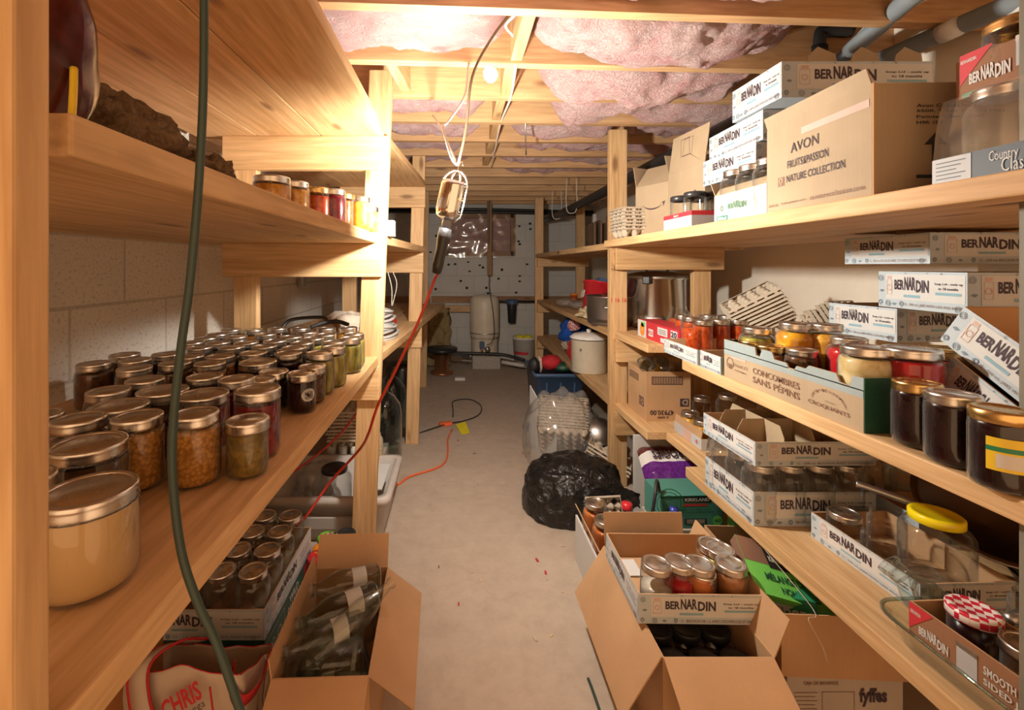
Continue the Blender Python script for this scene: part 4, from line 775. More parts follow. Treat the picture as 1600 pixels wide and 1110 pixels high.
MB().lathe([(0, 0), (.135, 0), (.145, .01), (.147, .05), (.15, .055), (.15, .16), (.157, .163), (.157, .168), (.149, .166), (.146, .02), (0, .02)], 'dull_steel', 36).build('pot_body', t); MB().tube([(-.09, -.115, .115), (-.1, -.15, .11), (-.02, -.18, .11), (-.0, -.15, .115)], .005, 'dull_steel', 8).build('handle', t)
lump('onion_heap', (.925, 2.66, C2+.12), (.12, .12, .05), 'maroon_food', 21, 'dark produce heaped inside the steamer pot', 'food', .2)
t = thing('bucket', 'bright red plastic bucket tipped over on the far middle shelf', 'bucket', (.955, 3.10, C2+.005), rot=(math.radians(-8), math.radians(14), 0))
MB().lathe([(0, 0), (.085, 0), (.115, .20), (.122, .20), (.122, .21), (.112, .21), (.083, .006), (0, .006)], 'red_plastic', 28).build('bucket_body', t); MB().box(-.112, -.108, -.03, .03, .09, .14, 'print_white').build('label', t); MB().tube([(.0, -.12, .20), (.08, -.17, .14), (.16, -.06, .10)], .012, 'red_plastic', 8).build('handle', t)
MB().box(-.05, .04, -.11, -.02, .205, .235, 'blue_plastic').build('blue_block', t)
for k in range(3):
    o = lump('wrapped_packet', (.92+.05*k, 3.75-.22*k, C2+.028), (.09, .10, .035), 'bag_film', 30+k, 'shiny plastic-wrapped packet on the far middle shelf, %s from the far post' % ('first', 'second', 'third')[k], 'packet', .15)
lump('straw_heap', (.885, 2.98, C2+.018), (.07, .11, .04), 'straw', 41, 'straw and garlic skins spilling by the steamer pot', 'straw', .7, 48)['kind'] = 'stuff'
jar('jelly', (1.07, 4.1, C2-.01), 'tomato_sauce', 'little jar with orange cap at far end of middle shelf', .8, 'orange_lid')
tag(bx(1.24, 1.32, 3.38, 3.46, C3-.01, C3+.24, 'pine_z', 'wood_block', None, .003), 'upright pine block standing on the far end of the top right shelf', 'wood')
mb = MB(); mb.tube([(1.20, 3.9, C3), (1.20, 3.9, C3+.32)], .02, 'white_plastic', 10, 1); tag(mb.build('white_pipe'), 'upright white pipe on the far end of the top right shelf', 'pipe')
for k in range(4): tag(bx(1.10+.05*k, 1.118+.05*k, 3.6, 3.75, C3-.01, C3+.22+.02*(k % 2), 'gray_wood_z', 'scrap_board'), 'thin dark scrap board on edge, %s from the white pipe' % ('first', 'second', 'third', 'fourth')[k], 'wood')
# far low shelf: enamel crock, bags
t = thing('enamel_pot', 'cream enamel stock pot with white lid on the far low shelf', 'pot', (.895, 3.04, Z1R-.01))
MB().lathe([(0, 0), (.112, 0), (.118, .008), (.118, .215), (.123, .22), (.123, .227)], 'enamel_cream', 36).build('pot_body', t)
l_ = MB().lathe([(.126, .226), (.127, .232), (.10, .252), (.03, .264), (0, .265)], 'porcelain', 32).build('lid', t); MB().lathe([(0, .263), (.012, .264), (.018, .278), (.01, .286), (0, .287)], 'porcelain', 14).build('knob', l_); MB().lathe([(.1235, .220), (.1265, .223), (.1245, .228)], 'black_rubber', 32).build('rim', t)
mb = MB(); Face((-.085, -.0835, .15), (.012, -.008, 0), (0, 0, .018), .002).text(mb, '3', 0, 1, 0, 1, 'print_navy', .02); mb.build('lettering', t)
lump('blue_bag', (1.03, 3.75, Z1R+.13), (.17, .20, .16), 'blue_cloth', 51, 'bright blue cloth bag stuffed under the far middle shelf', 'bag', .22, 48, fr=3)
lump('red_pouch', (.92, 3.52, Z1R+.235), (.05, .05, .05), 'gingham_red', 55, 'red checked pouch on top of the blue bag', 'bag', .2)
lump('red_packet', (.885, 3.32, Z1R+.075), (.06, .12, .10), 'red_plastic', 53, 'shiny red food packet beside the cream enamel pot', 'packet', .3, 44)
egg_stack((.90, 3.62, Z1R+.02), 2, .02, Rx(40, 'Z') @ Rx(35, 'X'), lambda k, n: nth(k, n, 'of the pair beside the blue bag'), 'egg cartons by the blue bag', 3, 2)
# ---------------------------------------------------------------- right rack, low shelf
C1 = Z1R
t, b = carton('water_bottle_box', 'brown box printed upside down with 47930.00, full of plastic bottles', (.955, 2.13, C1), .20, .215, .225, 0, 'cardboard', 'cardboard')
mb = MB(); f = face(.20, .215, .225, 'S'); f.frame(mb, .12, .82, .74, .90, 'print_ink', .003)
for k in range(34): f.rect(mb, .15+.019*k, .15+.019*k+(.005 if k % 3 else .010), .755, .885, 'print_ink', 1)
f.text(mb, '47930.00', .08, .62, .13, .23, 'print_ink', .02, 2, 180).text(mb, '# 36000', .25, .50, .06, .11, 'print_ink', .01, 2, 180).rect(mb, .76, .96, .30, .46, 'print_ink', 1).text(mb, 'D', .80, .93, .33, .44, 'pale_cardboard', .03, 3, 180); mb.build('lettering', b); mb = MB(); f.text(mb, '11/51', .78, .95, .05, .14, 'print_ink', .01, 2, 180)
f = face(.20, .215, .225, 'W'); f.frame(mb, .10, .60, .72, .86, 'print_ink', .003).frame(mb, .64, .88, .26, .44, 'print_ink', .005).text(mb, 'D', .70, .82, .30, .41, 'print_ink', .02)
for k in range(12): f.rect(mb, .13+.037*k, .145+.037*k, .74, .84, 'print_ink', 1)
mb.build('lettering', b)
for k in range(2):
    t = thing('water_bottle', ['clear plastic bottle with a yellow white label lying in the upside-down printed box', 'second clear bottle in the upside-down printed box'][k], 'bottle', (.905+.085*k, 2.09+.05*k, C1+.225), rot=(math.radians(64), 0, math.radians(-50)))
    MB().lathe([(0, -.10), (.034, -.098), (.036, -.08), (.036, .05), (.03, .08), (.013, .105), (.013, .115), (0, .115)], 'clear_glass', 18).build('bottle_body', t); MB().lathe([(.0365, -.05), (.0365, .03)], 'print_yellow' if k == 0 else 'print_white', 18).build('label', t)
lump('film_sheet', (1.00, 2.14, C1+.24), (.085, .09, .04), 'clear_film', 61, 'crumpled clear film on top of the bottle box', 'plastic film', .25)
t, b = carton('canning_jar_tray', 'low white tray of orange jars beside the upside-down printed box', (.995, 1.81, C1), .13, .21, .042, 0, 'print_white', 'cardboard', flaps=(('W', .03, -10),))
mb = MB(); f = face(.13, .21, .042, 'W'); f.rect(mb, .0, .36, .0, 1, 'print_gray', 1).rect(mb, .36, .66, 0, 1, 'print_tan', 1).rect(mb, .70, .98, .1, .9, 'print_ice', 1).ring(mb, .85, .5, .008, 'print_red', .6); mb.build('lettering', b)
OJ = 'orange jars in the low tray'
for k, (x, y) in enumerate(((.968, 1.765), (.968, 1.86), (1.04, 1.74))): jar('jelly', (x, y, C1+.004), 'orange_marmalade', ('near orange jar at aisle side of the low white tray', 'far orange jar at aisle side of the low white tray', 'inner orange jar of the low white tray')[k], .8, group=OJ)
jar('pint', (1.10, 2.02, C1), None, 'empty clear jar behind the low tray of orange jars, near the rear post'); jar('quart', (1.16, 1.92, C1), None, 'taller empty clear jar in the shade behind the low orange tray'); jar('quart', (1.27, 1.83, C1), None, 'empty clear jar deepest in shade behind the divided tray')
tray('film-wrapped printed tray of clear jars, lower of the pair on the low shelf', (.965, 1.325, C1), .33, .235, .092, 0, line='12 - 500 mL JARS WITH LIDS AND BANDS')
t = [x for x in D.objects if x.get('label', '').startswith('film-wrapped printed tray')][0]
mb = MB()
def wrap2(i, j):
    a = 2*PI*i; ca, sa = math.cos(a), math.sin(a); k = 1/max(abs(ca), abs(sa)); sh = 1-.05*j*j; w = 1+.012*noise.noise((i*30, j*4, 7)); return (ca*k*.164*sh*w, sa*k*.117*sh*w, .092+.07*j)
mb.grid(56, 6, wrap2, 'clear_film'); mb.build('film_wrap', t)
jars_in((.965, 1.325, C1), .32, .225, 4, 3, 'quart', None, lambda i, j: 'clear jar under film, %s from the aisle, %s of the lower printed tray' % (('first', 'second', 'third', 'fourth')[i], ('near row', 'middle row', 'far row')[j]), group='clear jars in the film-wrapped tray')
tray('empty printed tray with cardboard dividers, resting on the film-wrapped jars', (.965, 1.33, C1+.163), .33, .245, .065, 1, 'SW', dividers=True, line='12 - 500 mL BOCAUX AVEC COUVERCLES')
tray('printed tray in shade behind the pan stack on the low shelf', (1.29, 1.19, C1), .26, .13, .07, 0, 'S')
jars_in((1.32, 1.37, C1), .26, .20, 3, 2, 'quart', None, lambda i, j: 'clear jar in deep shade by the wall, %s, %s' % (('aisle end', 'middle', 'wall end')[i], ('near row', 'far row')[j]), group='clear jars in shade by the wall')
# near tray with assorted glass
tray('near printed tray of assorted empty glass jars on the low shelf', (1.025, 1.035, C1), .20, .265, .063, 2, line='12 - 500 mL JARS WITH LIDS AND BANDS')
def gj(u, v, k, lab, lid=None, z0=.004, **kw):
    x, y, z = XYZ(u, v, C1+z0+KINDS[k][0]); r_ = KINDS[k][1]; x = min(max(x, .936+r_), 1.118-r_); y = min(max(y, .91+r_), 1.16-r_)
    return jar(k, (x, y, C1+z0), None, lab, 0, lid, **kw)
gj(1303, 795, 'half', 'silver-lidded clear jar at the far end of the near tray', 'lid_silver'); gj(1376, 830, 'half', 'open clear jar at the aisle side of the near tray'); gj(1385, 800, 'plain', 'tall open clear jar behind the open jars of the near tray')
KINDS['gallon2'] = (.150, .062, .045, .70); KINDS['cup'] = (.07, .034, .03, .8)
gj(1470, 803, 'gallon2', 'big clear jar with bright yellow lid in the near tray', 'yellow_lid', z0=.006); gj(1432, 889, 'cup', 'small open clear cup at the near end of the near tray')
t = thing('bottle', 'short wide-necked glass bottle tipped towards the aisle beside the near tray', 'bottle', (.925, .872, C1+.040), rot=(math.radians(-35), math.radians(-38), 0))
MB().lathe([(0, -.03), (.033, -.03), (.036, -.02), (.036, .025), (.022, .045), (.019, .05), (.019, .075), (.022, .076), (.022, .083), (.017, .083)], 'blue_glass', 22).build('glass_body', t); MB().lathe([(0, .052), (.0165, .052), (.0165, .066), (0, .068)], 'clear_glass', 18).build('stopper', t)
# baking dish with a brown jar box inside, gingham jar
t = thing('baking_dish', 'clear glass baking dish along the near edge of the low shelf', 'dish', (.905, .68, C1+.001), math.radians(2))
mb = MB()
def rr2(lx, ly, r, z, n=7):
    out = []
    for cx, cy, a in ((lx-r, ly-r, 0), (-lx+r, ly-r, 90), (-lx+r, -ly+r, 180), (lx-r, -ly+r, 270)):
        for k in range(n): q = math.radians(a+90*k/(n-1)); out.append((cx+r*math.cos(q), cy+r*math.sin(q), z))
    return out
L1 = [rr2(.075, .155, .03, 0), rr2(.085, .165, .035, .012), rr2(.095, .178, .04, .05), rr2(.105, .188, .045, .053), rr2(.105, .188, .045, .057)]; n = len(L1[0])
mb.add(sum(L1, []), [(j*n+i, j*n+(i+1) % n, (j+1)*n+(i+1) % n, (j+1)*n+i) for j in range(4) for i in range(n)]+[tuple(range(n))[::-1]], 'green_glass', True); mb.build('glass_body', t); MB().tube(L1[4]+[L1[4][0]], .0035, 'carboy_glass', 8, 1).build('rim', t)
t, b = carton('canning_jar_tray', 'brown jar box lettered SMOOTH SIDED JARS standing in the baking dish', (.905, .69, C1+.006), .115, .29, .075, 3, 'brown_print', 'cardboard', flaps=())
mb = MB(); f = face(.115, .29, .075, 'W'); f.poly(mb, [(.0, .99), (.14, .99), (.0, .35)], 'print_red', 1).text(mb, 'BERNARDIN', .012, .07, .76, .85, 'print_white', .02); wordmark(f, mb, .06, .22, .34, .62, 'print_white'); f.rect(mb, .26, .36, .2, .85, 'print_gray', 1).rect(mb, .26, .36, .75, .85, 'dull_steel', 2)
f.text(mb, 'SMOOTH', .39, .53, .56, .74, 'print_white', .02).text(mb, 'SIDED JARS', .39, .62, .30, .48, 'print_white', .02); mb.build('lettering', b)
jar('jelly', (.905, .785, C1+.010), 'dark_jam', 'dark jar with red gingham lid standing in the brown jar box', .8, 'gingham_red')
jar('jelly', (.905, .705, C1+.010), None, 'silver-lidded clear jar behind the gingham-lidded one in the brown box', 0, 'lid_silver'); jar('wide', (1.055, .80, C1+.001), None, 'open clear jar standing behind the brown jar box', 0, None)
# pans in the shade
t = thing('colander', 'dark steel colander leaning over the shaded pans on the low shelf', 'pan', (1.20, 1.0, C1+.16), rot=(math.radians(28), math.radians(-20), 0))
MB().lathe([(.03, -.07), (.09, -.05), (.125, 0), (.135, .003), (.135, .006), (.12, .002), (.085, -.046), (0, -.066)], 'pan_dark', 32).build('bowl', t); MB().tube([(-.12, .05, .004), (-.16, .09, .012), (-.19, .12, .018), (-.20, .13, .018)], .008, 'dull_steel', 8).build('handle', t)
t = thing('frying_pan', 'dark round frying pan lying in shade behind the yellow-lidded jar', 'pan', (1.28, .90, C1+.045), rot=(math.radians(6), math.radians(-6), .4))
MB().lathe([(0, -.02), (.10, -.02), (.125, .02), (.128, .022), (.12, .022), (.098, -.016), (0, -.016)], 'pan_dark', 32).build('pan_body', t); MB().tube([(-.12, 0, .02), (-.2, .02, .04), (-.30, .03, .05)], .009, 'dull_steel', 8).build('handle', t)
lump('pebbled_crock', (1.24, .86, C1+.07), (.06, .06, .055), 'garlic', 71, 'small speckled cream pot behind the yellow-lidded jar', 'pot', .03)
# ---------------------------------------------------------------- floor, right side
t, b = carton('cardboard_box', 'open brown box on the floor with wide flaps, a jar tray across it', (.585, 1.20, 0), .25, .40, .255, 0, 'cardboard', 'cardboard', flaps=(('W', .17, 148), ('S', .24, 118), ('E', .09, 22), ('N', .10, 8)))
jars_in((.585, 1.10, .05), .22, .20, 3, 2, 'quart', 'dark_jam', lambda i, j: 'dark jar down inside the open floor box, %s, %s' % (('aisle side', 'middle', 'rack side')[i], ('front row', 'back row')[j]), .8, 'black_plastic', group='dark jars inside the open floor box')
bx(.465, .705, 1.0, 1.39, .004, .05, 'cardboard', 'box_insert', t)
jar('half', (.555, 1.045, .075+.13-.03), 'tomato_sauce', 'orange-lidded jar glowing inside the open floor box', .8, 'orange_lid') if False else None
tray('printed tray of mixed preserves lying across the open floor box', (.595, 1.215, .258), .30, .25, .072, -1, 'SW', line='12 - BOCAUX DE 1 L AVEC COUVERCLES ET BANDES')
FT = 'mixed jars in the floor tray'; ZT = .262
def fj(u, v, k, c, lab, fill=.8, **kw): x, y, z = XYZ(u, v, ZT+KINDS[k][0]); return jar(k, (x, min(max(y, 1.14), 1.30), ZT), c, lab, fill, group=FT, **kw)
fj(1026, 881, 'pint', 'salt', 'jar with a blank white label, leftmost in the floor tray', .5, sticker=(-1.7, .045, ('', ''), .026)); fj(1061, 877, 'pint', 'red_jelly', 'clear red jar topped with yellow slices in the floor tray', .66); fj(1092, 880, 'pint', 'honey', 'amber jar behind the yellow one in the floor tray', .8); fj(1104, 903, 'jelly', 'yellow_peppers', 'short jar of yellow slices at front of the floor tray', .8); fj(1125, 857, 'pint', 'yellow_peppers', 'jar of yellow slices at the back of the floor tray', .8); fj(1143, 882, 'pint', 'tea_brown', 'brown honey-coloured jar at the right of the floor tray', .85)
fj(1112, 850, 'pint', 'tea_brown', 'brown jar tucked in the back corner of the floor tray', .8)
tag(bx(.455, .52, 1.25, 1.32, .263, .266, 'print_white', 'paper_slip'), 'white paper slip lying in the floor tray', 'paper')
# second box behind, with bottles
t, b = carton('cardboard_box', 'torn brown box holding soda bottles behind the floor tray', (.60, 1.545, 0), .26, .29, .19, 0, 'cardboard', 'cardboard', flaps=(('W', .05, 30), ('S', .09, 150)))
tag(MB().box(.455, .462, 1.40, 1.72, 0, .175, 'print_white').build('foam_sheet'), 'upright white panel standing along the aisle side of the torn box', 'panel')
jar('quart', (.505, 1.63, .12), 'honey', 'jar of reddish honey by the aisle side of the torn box', .8); jar('quart', (.505, 1.52, .12), 'honey', 'second honey jar, nearer the floor tray', .8)
tag(bx(.475, .56, 1.47, 1.685, .005, .118, 'cardboard', 'inner_box'), 'small brown box under the honey jars', 'box')
def bottle(loc, h, r, glass, label, cap=None, rot=None, liquid=None, lab=None, name='glass_bottle', grp=None, neck=.32):
    t = thing(name, label, 'bottle', loc, R.uniform(0, 6), grp, rot); n = r*.34
    pr = [(0, .003), (r*.85, .002), (r, .008), (r, h*(1-neck)-.02), (r*.85, h*(1-neck)), (n*1.25, h*(1-neck)+.035), (n, h*(1-neck)+.055), (n, h-.012), (n*1.3, h-.010), (n*1.3, h)]
    MB().lathe(pr, glass, 20).build('glass_body', t)
    if cap: MB().lathe([(n*1.35, h-.018), (n*1.4, h-.016), (n*1.4, h+.003), (0, h+.004)], cap, 16).build('cap', t)
    if lab: MB().lathe([(r+.0005, h*.22), (r+.0005, h*.42)], 'label_paper', 14, None, True, 0, 1.7).build('label', t)
    return t
bottle((.615, 1.62, .01), .26, .038, 'clear_glass', 'clear bottle with a bright red cap behind the black garbage bag', 'red_plastic', neck=.3); bottle((.585, 1.52, .01), .255, .038, 'clear_glass', 'clear bottle with a blue cap in front of the red-capped one', 'blue_cap', neck=.3)
bottle((.66, 1.60, .01), .27, .03, 'clear_glass', 'slim clear bottle leaning in the torn box', None, (math.radians(10), math.radians(6), 0)); bottle((.69, 1.52, .01), .30, .028, 'green_glass', 'slim bottle with a blue paper band in the torn box', 'blue_cap', (0, math.radians(9), 0))
cord('strap', [(.66, 1.56, .20), (.685, 1.57, .27), (.70, 1.58, .33), (.725, 1.62, .35), (.74, 1.60, .22)], .006, 'black_rubber', 'black strap draped over the bottles by the green box', 'strap')
t = thing('bracket', 'pale folded cardboard strips on top of the torn box', 'cardboard', (.64, 1.47, .205), math.radians(12)); MB().box(-.12, .12, -.012, .012, 0, .018, 'print_white').build('strip', t); MB().box(-.02, .15, -.03, -.008, .02, .026, 'print_white').build('strip', t)
# black garbage bag with an egg carton in its mouth
t = thing('garbage_bag', 'shiny black garbage bag slumped on the floor in front of the right post', 'bag', (.545, 2.10, 0)); mb = MB()
def gb(i, j):
    a = 2*PI*i; b = PI/2*j; d = Vector((math.cos(a)*math.cos(b), math.sin(a)*math.cos(b), math.sin(b)))
    s = 1+.10*noise.fractal(d*2.3+Vector((5, 1, 0)), 1, 2.1, 5)+.05*abs(noise.noise(d*7)); q = .75+.25*min(1, (1-abs(d.z))*2)
    return (d.x*.235*s, d.y*.20*s, max(.002, (abs(d.z)**.55)*.24*(1+.10*noise.noise(d*4))))
mb.grid(72, 36, gb, 'garbage_film'); mb.build('bag_body', t)
mb = MB(); mb.grid(20, 10, lambda i, j: (.09+.14*i+.01*noise.noise((i*6, j*6, 2)), -.21-.01*math.sin(i*5), .10+.13*j*(1-.5*i)+.02*noise.noise((i*5, j*9, 4))), 'garbage_film'); mb.build('bag_mouth', t)
egg_stack((.605, 1.885, .12), 1, .02, Rx(8, 'Z') @ Rx(70, 'X'), lambda k, n: 'brown pulp egg carton poking out of the black garbage bag', None, 4, 2, .036)
# clear bag of egg cartons, white boards, kettle, blue tote
egg_stack((.60, 2.53, .12), 11, .020, Rx(-14, 'Z') @ Rx(-52, 'X'), lambda k, n: nth(k, n, 'inside the clear plastic bag on the floor'), 'egg cartons in the clear bag', 6, 5)
egg_stack((.78, 2.42, .01), 6, .02, Rx(-28, 'Z') @ Rx(24, 'Y'), lambda k, n: nth(k, n, 'leaning between the clear bag and the post'), 'egg cartons leaning by the post', 5, 3)
t = thing('plastic_bag', 'big clear plastic bag draped over stacked egg cartons on the floor', 'bag', (.62, 2.66, 0)); mb = MB()
def cb(i, j):
    a = 2*PI*i; b = PI/2*j; d = Vector((math.cos(a)*math.cos(b), math.sin(a)*math.cos(b), math.sin(b))); s = 1+.16*noise.fractal(d*3+Vector((9, 2, 0)), 1, 2.1, 5)
    return (d.x*.225*s, d.y*.23*s, .004+(abs(d.z)**.6)*.38*(1+.16*noise.noise(d*3.3)))
mb.grid(64, 30, cb, 'bag_film'); mb.build('bag_body', t)
tag(MB().slab((.47, 2.86, 0), (.55, 2.50, .0), (.56, 2.50, .20), (.47, 2.86, .37), .006, 'print_white').build('white_board'), 'white board leaning at the aisle side of the clear bag', 'board')
t = thing('kettle_grill', 'round grey domed appliance half hidden behind the right post', 'appliance', (.80, 2.55, 0)); MB().lathe([(0, 0), (.08, 0), (.095, .04), (.10, .14), (.102, .15)], 'black_plastic', 28).build('base', t); MB().lathe([(.103, .15), (.104, .175), (.09, .225), (.05, .255), (0, .262)], 'dull_steel', 28).build('dome', t)
cord('power_cord', [(.70, 2.50, .14), (.68, 2.42, .05), (.72, 2.34, .01), (.80, 2.36, .01)], .004, 'black_rubber', 'black cord trailing from the grey domed appliance')
t = thing('storage_tote', 'dark blue storage tote under the far right rack', 'bin', (.745, 3.45, 0)); mb = MB(); L1 = [rr2(.155, .20, .03, 0), rr2(.18, .23, .035, .33), rr2(.19, .24, .035, .33), rr2(.19, .24, .035, .355), rr2(.175, .225, .03, .355), rr2(.15, .20, .03, .01)]; n = len(L1[0])
mb.add(sum(L1, []), [(j*n+i, j*n+(i+1) % n, (j+1)*n+(i+1) % n, (j+1)*n+i) for j in range(5) for i in range(n)]+[tuple(range(5*n, 6*n))], 'blue_plastic', True); mb.build('tub', t)
for x in (-.1, 0, .1): MB().box(x-.006, x+.006, -.232, -.20, .06, .29, 'blue_plastic').build('rib', t)
t = thing('santa_figure', 'red, white and black plush decoration slumped on the blue tote', 'toy', (.68, 3.38, .34)); 
for nm, c, rd, m, sd in (('boot', (-.10, -.02, .045), (.045, .05, .06), 'black_rubber', 1), ('cuff', (-.055, 0, .05), (.02, .05, .06), 'white_cloth', 2), ('coat', (.03, .02, .06), (.085, .07, .055), 'red_cloth', 3), ('wreath', (.13, .0, .03), (.08, .07, .035), 'print_dark_green', 4)):
    mb = MB()
    def fn(i, j, c=c, rd=rd, sd=sd):
        a = 2*PI*i; b = PI*(j-.5); d = Vector((math.cos(a)*math.cos(b), math.sin(a)*math.cos(b), math.sin(b))); s = 1+.18*noise.noise(d*2+Vector((sd, 0, 0))); return (c[0]+d.x*rd[0]*s, c[1]+d.y*rd[1]*s, c[2]+d.z*rd[2]*s)
    mb.grid(20, 12, fn, m); mb.build(nm, t)
t = thing('drink_can', 'small blue and white can lying on the floor by the clear bag', 'can', (.52, 3.02, .03), rot=(PI/2, 0, .6)); MB().lathe([(0, -.055), (.026, -.055), (.03, -.048), (.03, .0)], 'blue_plastic', 16).lathe([(.03, 0), (.03, .048), (.026, .055), (0, .055)], 'print_white', 16).build('can_body', t)
# green nut boxes under the low shelf
t, b = carton('nut_box', 'green box with KIRKLAND lettering standing under the low shelf', (.835, 1.66, .197), .225, .13, .115, 2, 'print_teal', 'print_teal', closed=True)
mb = MB(); f = face(.225, .13, .115, 'S'); f.rect(mb, 0, 1, .93, 1, 'print_dark_green', 1).rect(mb, .36, .80, .80, .97, 'print_black', 1).text(mb, 'KIRKLAND', .38, .78, .83, .93, 'print_white', .03).rect(mb, .36, .74, .68, .75, 'print_red', 1).text(mb, 'Medium Natural Blanched', .10, .80, .55, .60, 'print_dark_green', .01).text(mb, 'Medium Natural Blanched', .17, .84, .475, .52, 'print_dark_green', .01).rect(mb, .38, .73, .12, .29, 'print_navy', 1)
for k in range(3): f.rect(mb, .41, .70, .15+.045*k, .175+.045*k, 'print_tan', 2)
f.ring(mb, .91, .22, .018, 'print_lime', 1.0, 16, 1).text(mb, 'IVO', .86, .96, .17, .27, 'print_dark_green', .03).text(mb, '1.36 kg', .06, .2, .08, .13, 'print_dark_green', .01)
for k in range(4): f.ring(mb, .12, .75, .02+.012*k, 'print_green', .06, 18, .8)
mb.build('lettering', b)
t, b = carton('cardboard_box', 'plain grey box carrying the green KIRKLAND box', (.835, 1.665, 0), .23, .16, .195, 2, 'gray_cardboard', 'gray_cardboard', closed=True)
t = thing('food_bag', 'purple and white frozen food bag lettered PIEROGIES lying under the low shelf', 'bag', (.92, 1.93, .27), rot=(math.radians(24), math.radians(-6), math.radians(-12))); mb = MB()
def pb(i, j):
    e = min(1, 6*i, 6*(1-i))*min(1, 6*j, 6*(1-j)); return ((i-.5)*.24, (j-.5)*.20, .035*e**.5+.006*noise.noise((i*8, j*8, 1)))
mb.grid(24, 20, lambda i, j: pb(i, j*.45), 'purple_film'); mb.grid(24, 10, lambda i, j: pb(i, .45+.30*j), 'white_film'); mb.grid(24, 10, lambda i, j: pb(i, .75+.25*j), 'maroon_food'); mb.grid(12, 10, lambda i, j: (pb(i, j)[0], pb(i, j)[1], -.002), 'purple_film'); o = mb.build('bag_body', t)
mb = MB(); Face((.10, .046, .0405), (-.17, 0, 0), (0, -.046, 0), .003).text(mb, 'PIEROGIES', 0, 1, 0, 1, 'print_ink', .03); mb.build('lettering', o)
tag(bx(.805, 1.03, 2.03, 2.05, .0, .36, 'print_white', 'foam_board'), 'pale green-edged white panel behind the purple bag', 'panel')
tag(MB().box(-.11, .11, -.09, .09, 0, .23, 'gray_cardboard', Matrix.Translation((.92, 1.88, 0))).build('cardboard_box'), 'closed grey box under the purple and white food bag', 'box')
tag(bx(.93, 1.03, 1.485, 1.54, 0, .275, 'print_lime', 'lime_box'), 'bright lime green carton standing on the floor under the low shelf', 'box')
# brown box with beer carton and nut lid, on a banana box
t, b = carton('banana_box', 'low white banana box lettered fyffes at the floor, bottom right', (.905, 1.20, 0), .27, .31, .172, 0, 'gray_cardboard', 'gray_cardboard', closed=True)
mb = MB(); f = face(.27, .31, .172, 'S'); f.text(mb, 'fyffes', .62, .86, .60, .85, 'print_ink', .04).frame(mb, .30, .58, .52, .80, 'print_brown', .0012).text(mb, 'CAJA DE BANANOS', .14, .44, .88, .94, 'print_brown', .02).text(mb, 'frais', .66, .82, .48, .53, 'print_brown', .01)
for k in range(5): f.rect(mb, .06, .26-.02*(k % 2), .78-.055*k, .79-.055*k, 'print_brown', 1)
mb.build('lettering', b)
t, b = carton('cardboard_box', 'deep plain brown box on the banana box, holding beer cartons', (.92, 1.215, .174), .31, .36, .145, -3, 'cardboard', 'cardboard', flaps=(('E', .06, 10),))
t, b = carton('beer_carton', 'dark green beer carton sticking up out of the brown box', (.845, 1.17, .18), .15, .12, .135, -28, 'print_green', 'print_green', closed=True, rot=(math.radians(4), math.radians(-6), math.radians(-28)))
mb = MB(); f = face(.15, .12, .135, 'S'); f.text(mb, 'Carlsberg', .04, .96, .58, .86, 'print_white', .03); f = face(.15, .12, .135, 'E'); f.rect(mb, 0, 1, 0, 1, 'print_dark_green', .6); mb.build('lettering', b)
t, b = carton('beer_carton', 'near-black green beer carton with pale round letters, deeper in the brown box', (.995, 1.22, .18), .13, .20, .13, 0, 'print_dark_green', 'print_dark_green', closed=True)
mb = MB(); f = face(.13, .20, .13, 'S'); f.text(mb, 'gr', .25, .62, .62, .84, 'print_gray', .03); mb.build('lettering', b)
t, b = carton('nut_box', 'lime green nut mix carton lettered MELANGE DE NOIX, tilted on the beer cartons', (.885, 1.17, .300), .28, .15, .03, 0, 'print_lime', 'print_lime', closed=True, rot=(math.radians(24), math.radians(13), math.radians(-6)))
mb = MB(); f = Face((-.14, -.075, .03), (.28, 0, 0), (0, .15, 0)); f.rect(mb, 0, 1, .55, 1, 'print_brown', 1).rect(mb, .22, .46, .50, .85, 'print_black', 2).text(mb, 'KIRKLAND', .24, .44, .62, .72, 'print_white', .03, 3).text(mb, 'MÉLANGE DE NOIX', .14, .66, .26, .42, 'print_dark_green', .03).text(mb, 'NON SALÉES', .24, .56, .07, .22, 'print_dark_green', .03)
f = face(.28, .15, .03, 'S'); f.rect(mb, 0, 1, 0, .35, 'print_white', 1); face(.28, .15, .03, 'W').rect(mb, 0, 1, 0, 1, 'print_brown', 1); mb.build('lettering', b)
cord('string', [(.80, 1.20, .40), (.83, 1.045, .33), (.80, 1.02, .325), (.825, 1.01, .27), (.835, 1.01, .235)], .0009, 'white_cloth', 'thin white string hanging over the front of the plain brown box', 'string', 5)
tag(MB().box(-.02, .02, -.05, .05, 0, .18, 'orange_board', Matrix.Translation((1.12, .90, 0)) @ Matrix.Rotation(.3, 4, 'Z')).build('wood_offcut'), 'pale wood offcut standing at the lower right, under the low shelf', 'wood')
cord('webbing_strap', [at(919, 1061, 1.225), at(928, 1085, 1.18), at(950, 1150, 1.08)], .004, 'green_cord', 'short dark green strap lying on the bare floor at front', 'strap')

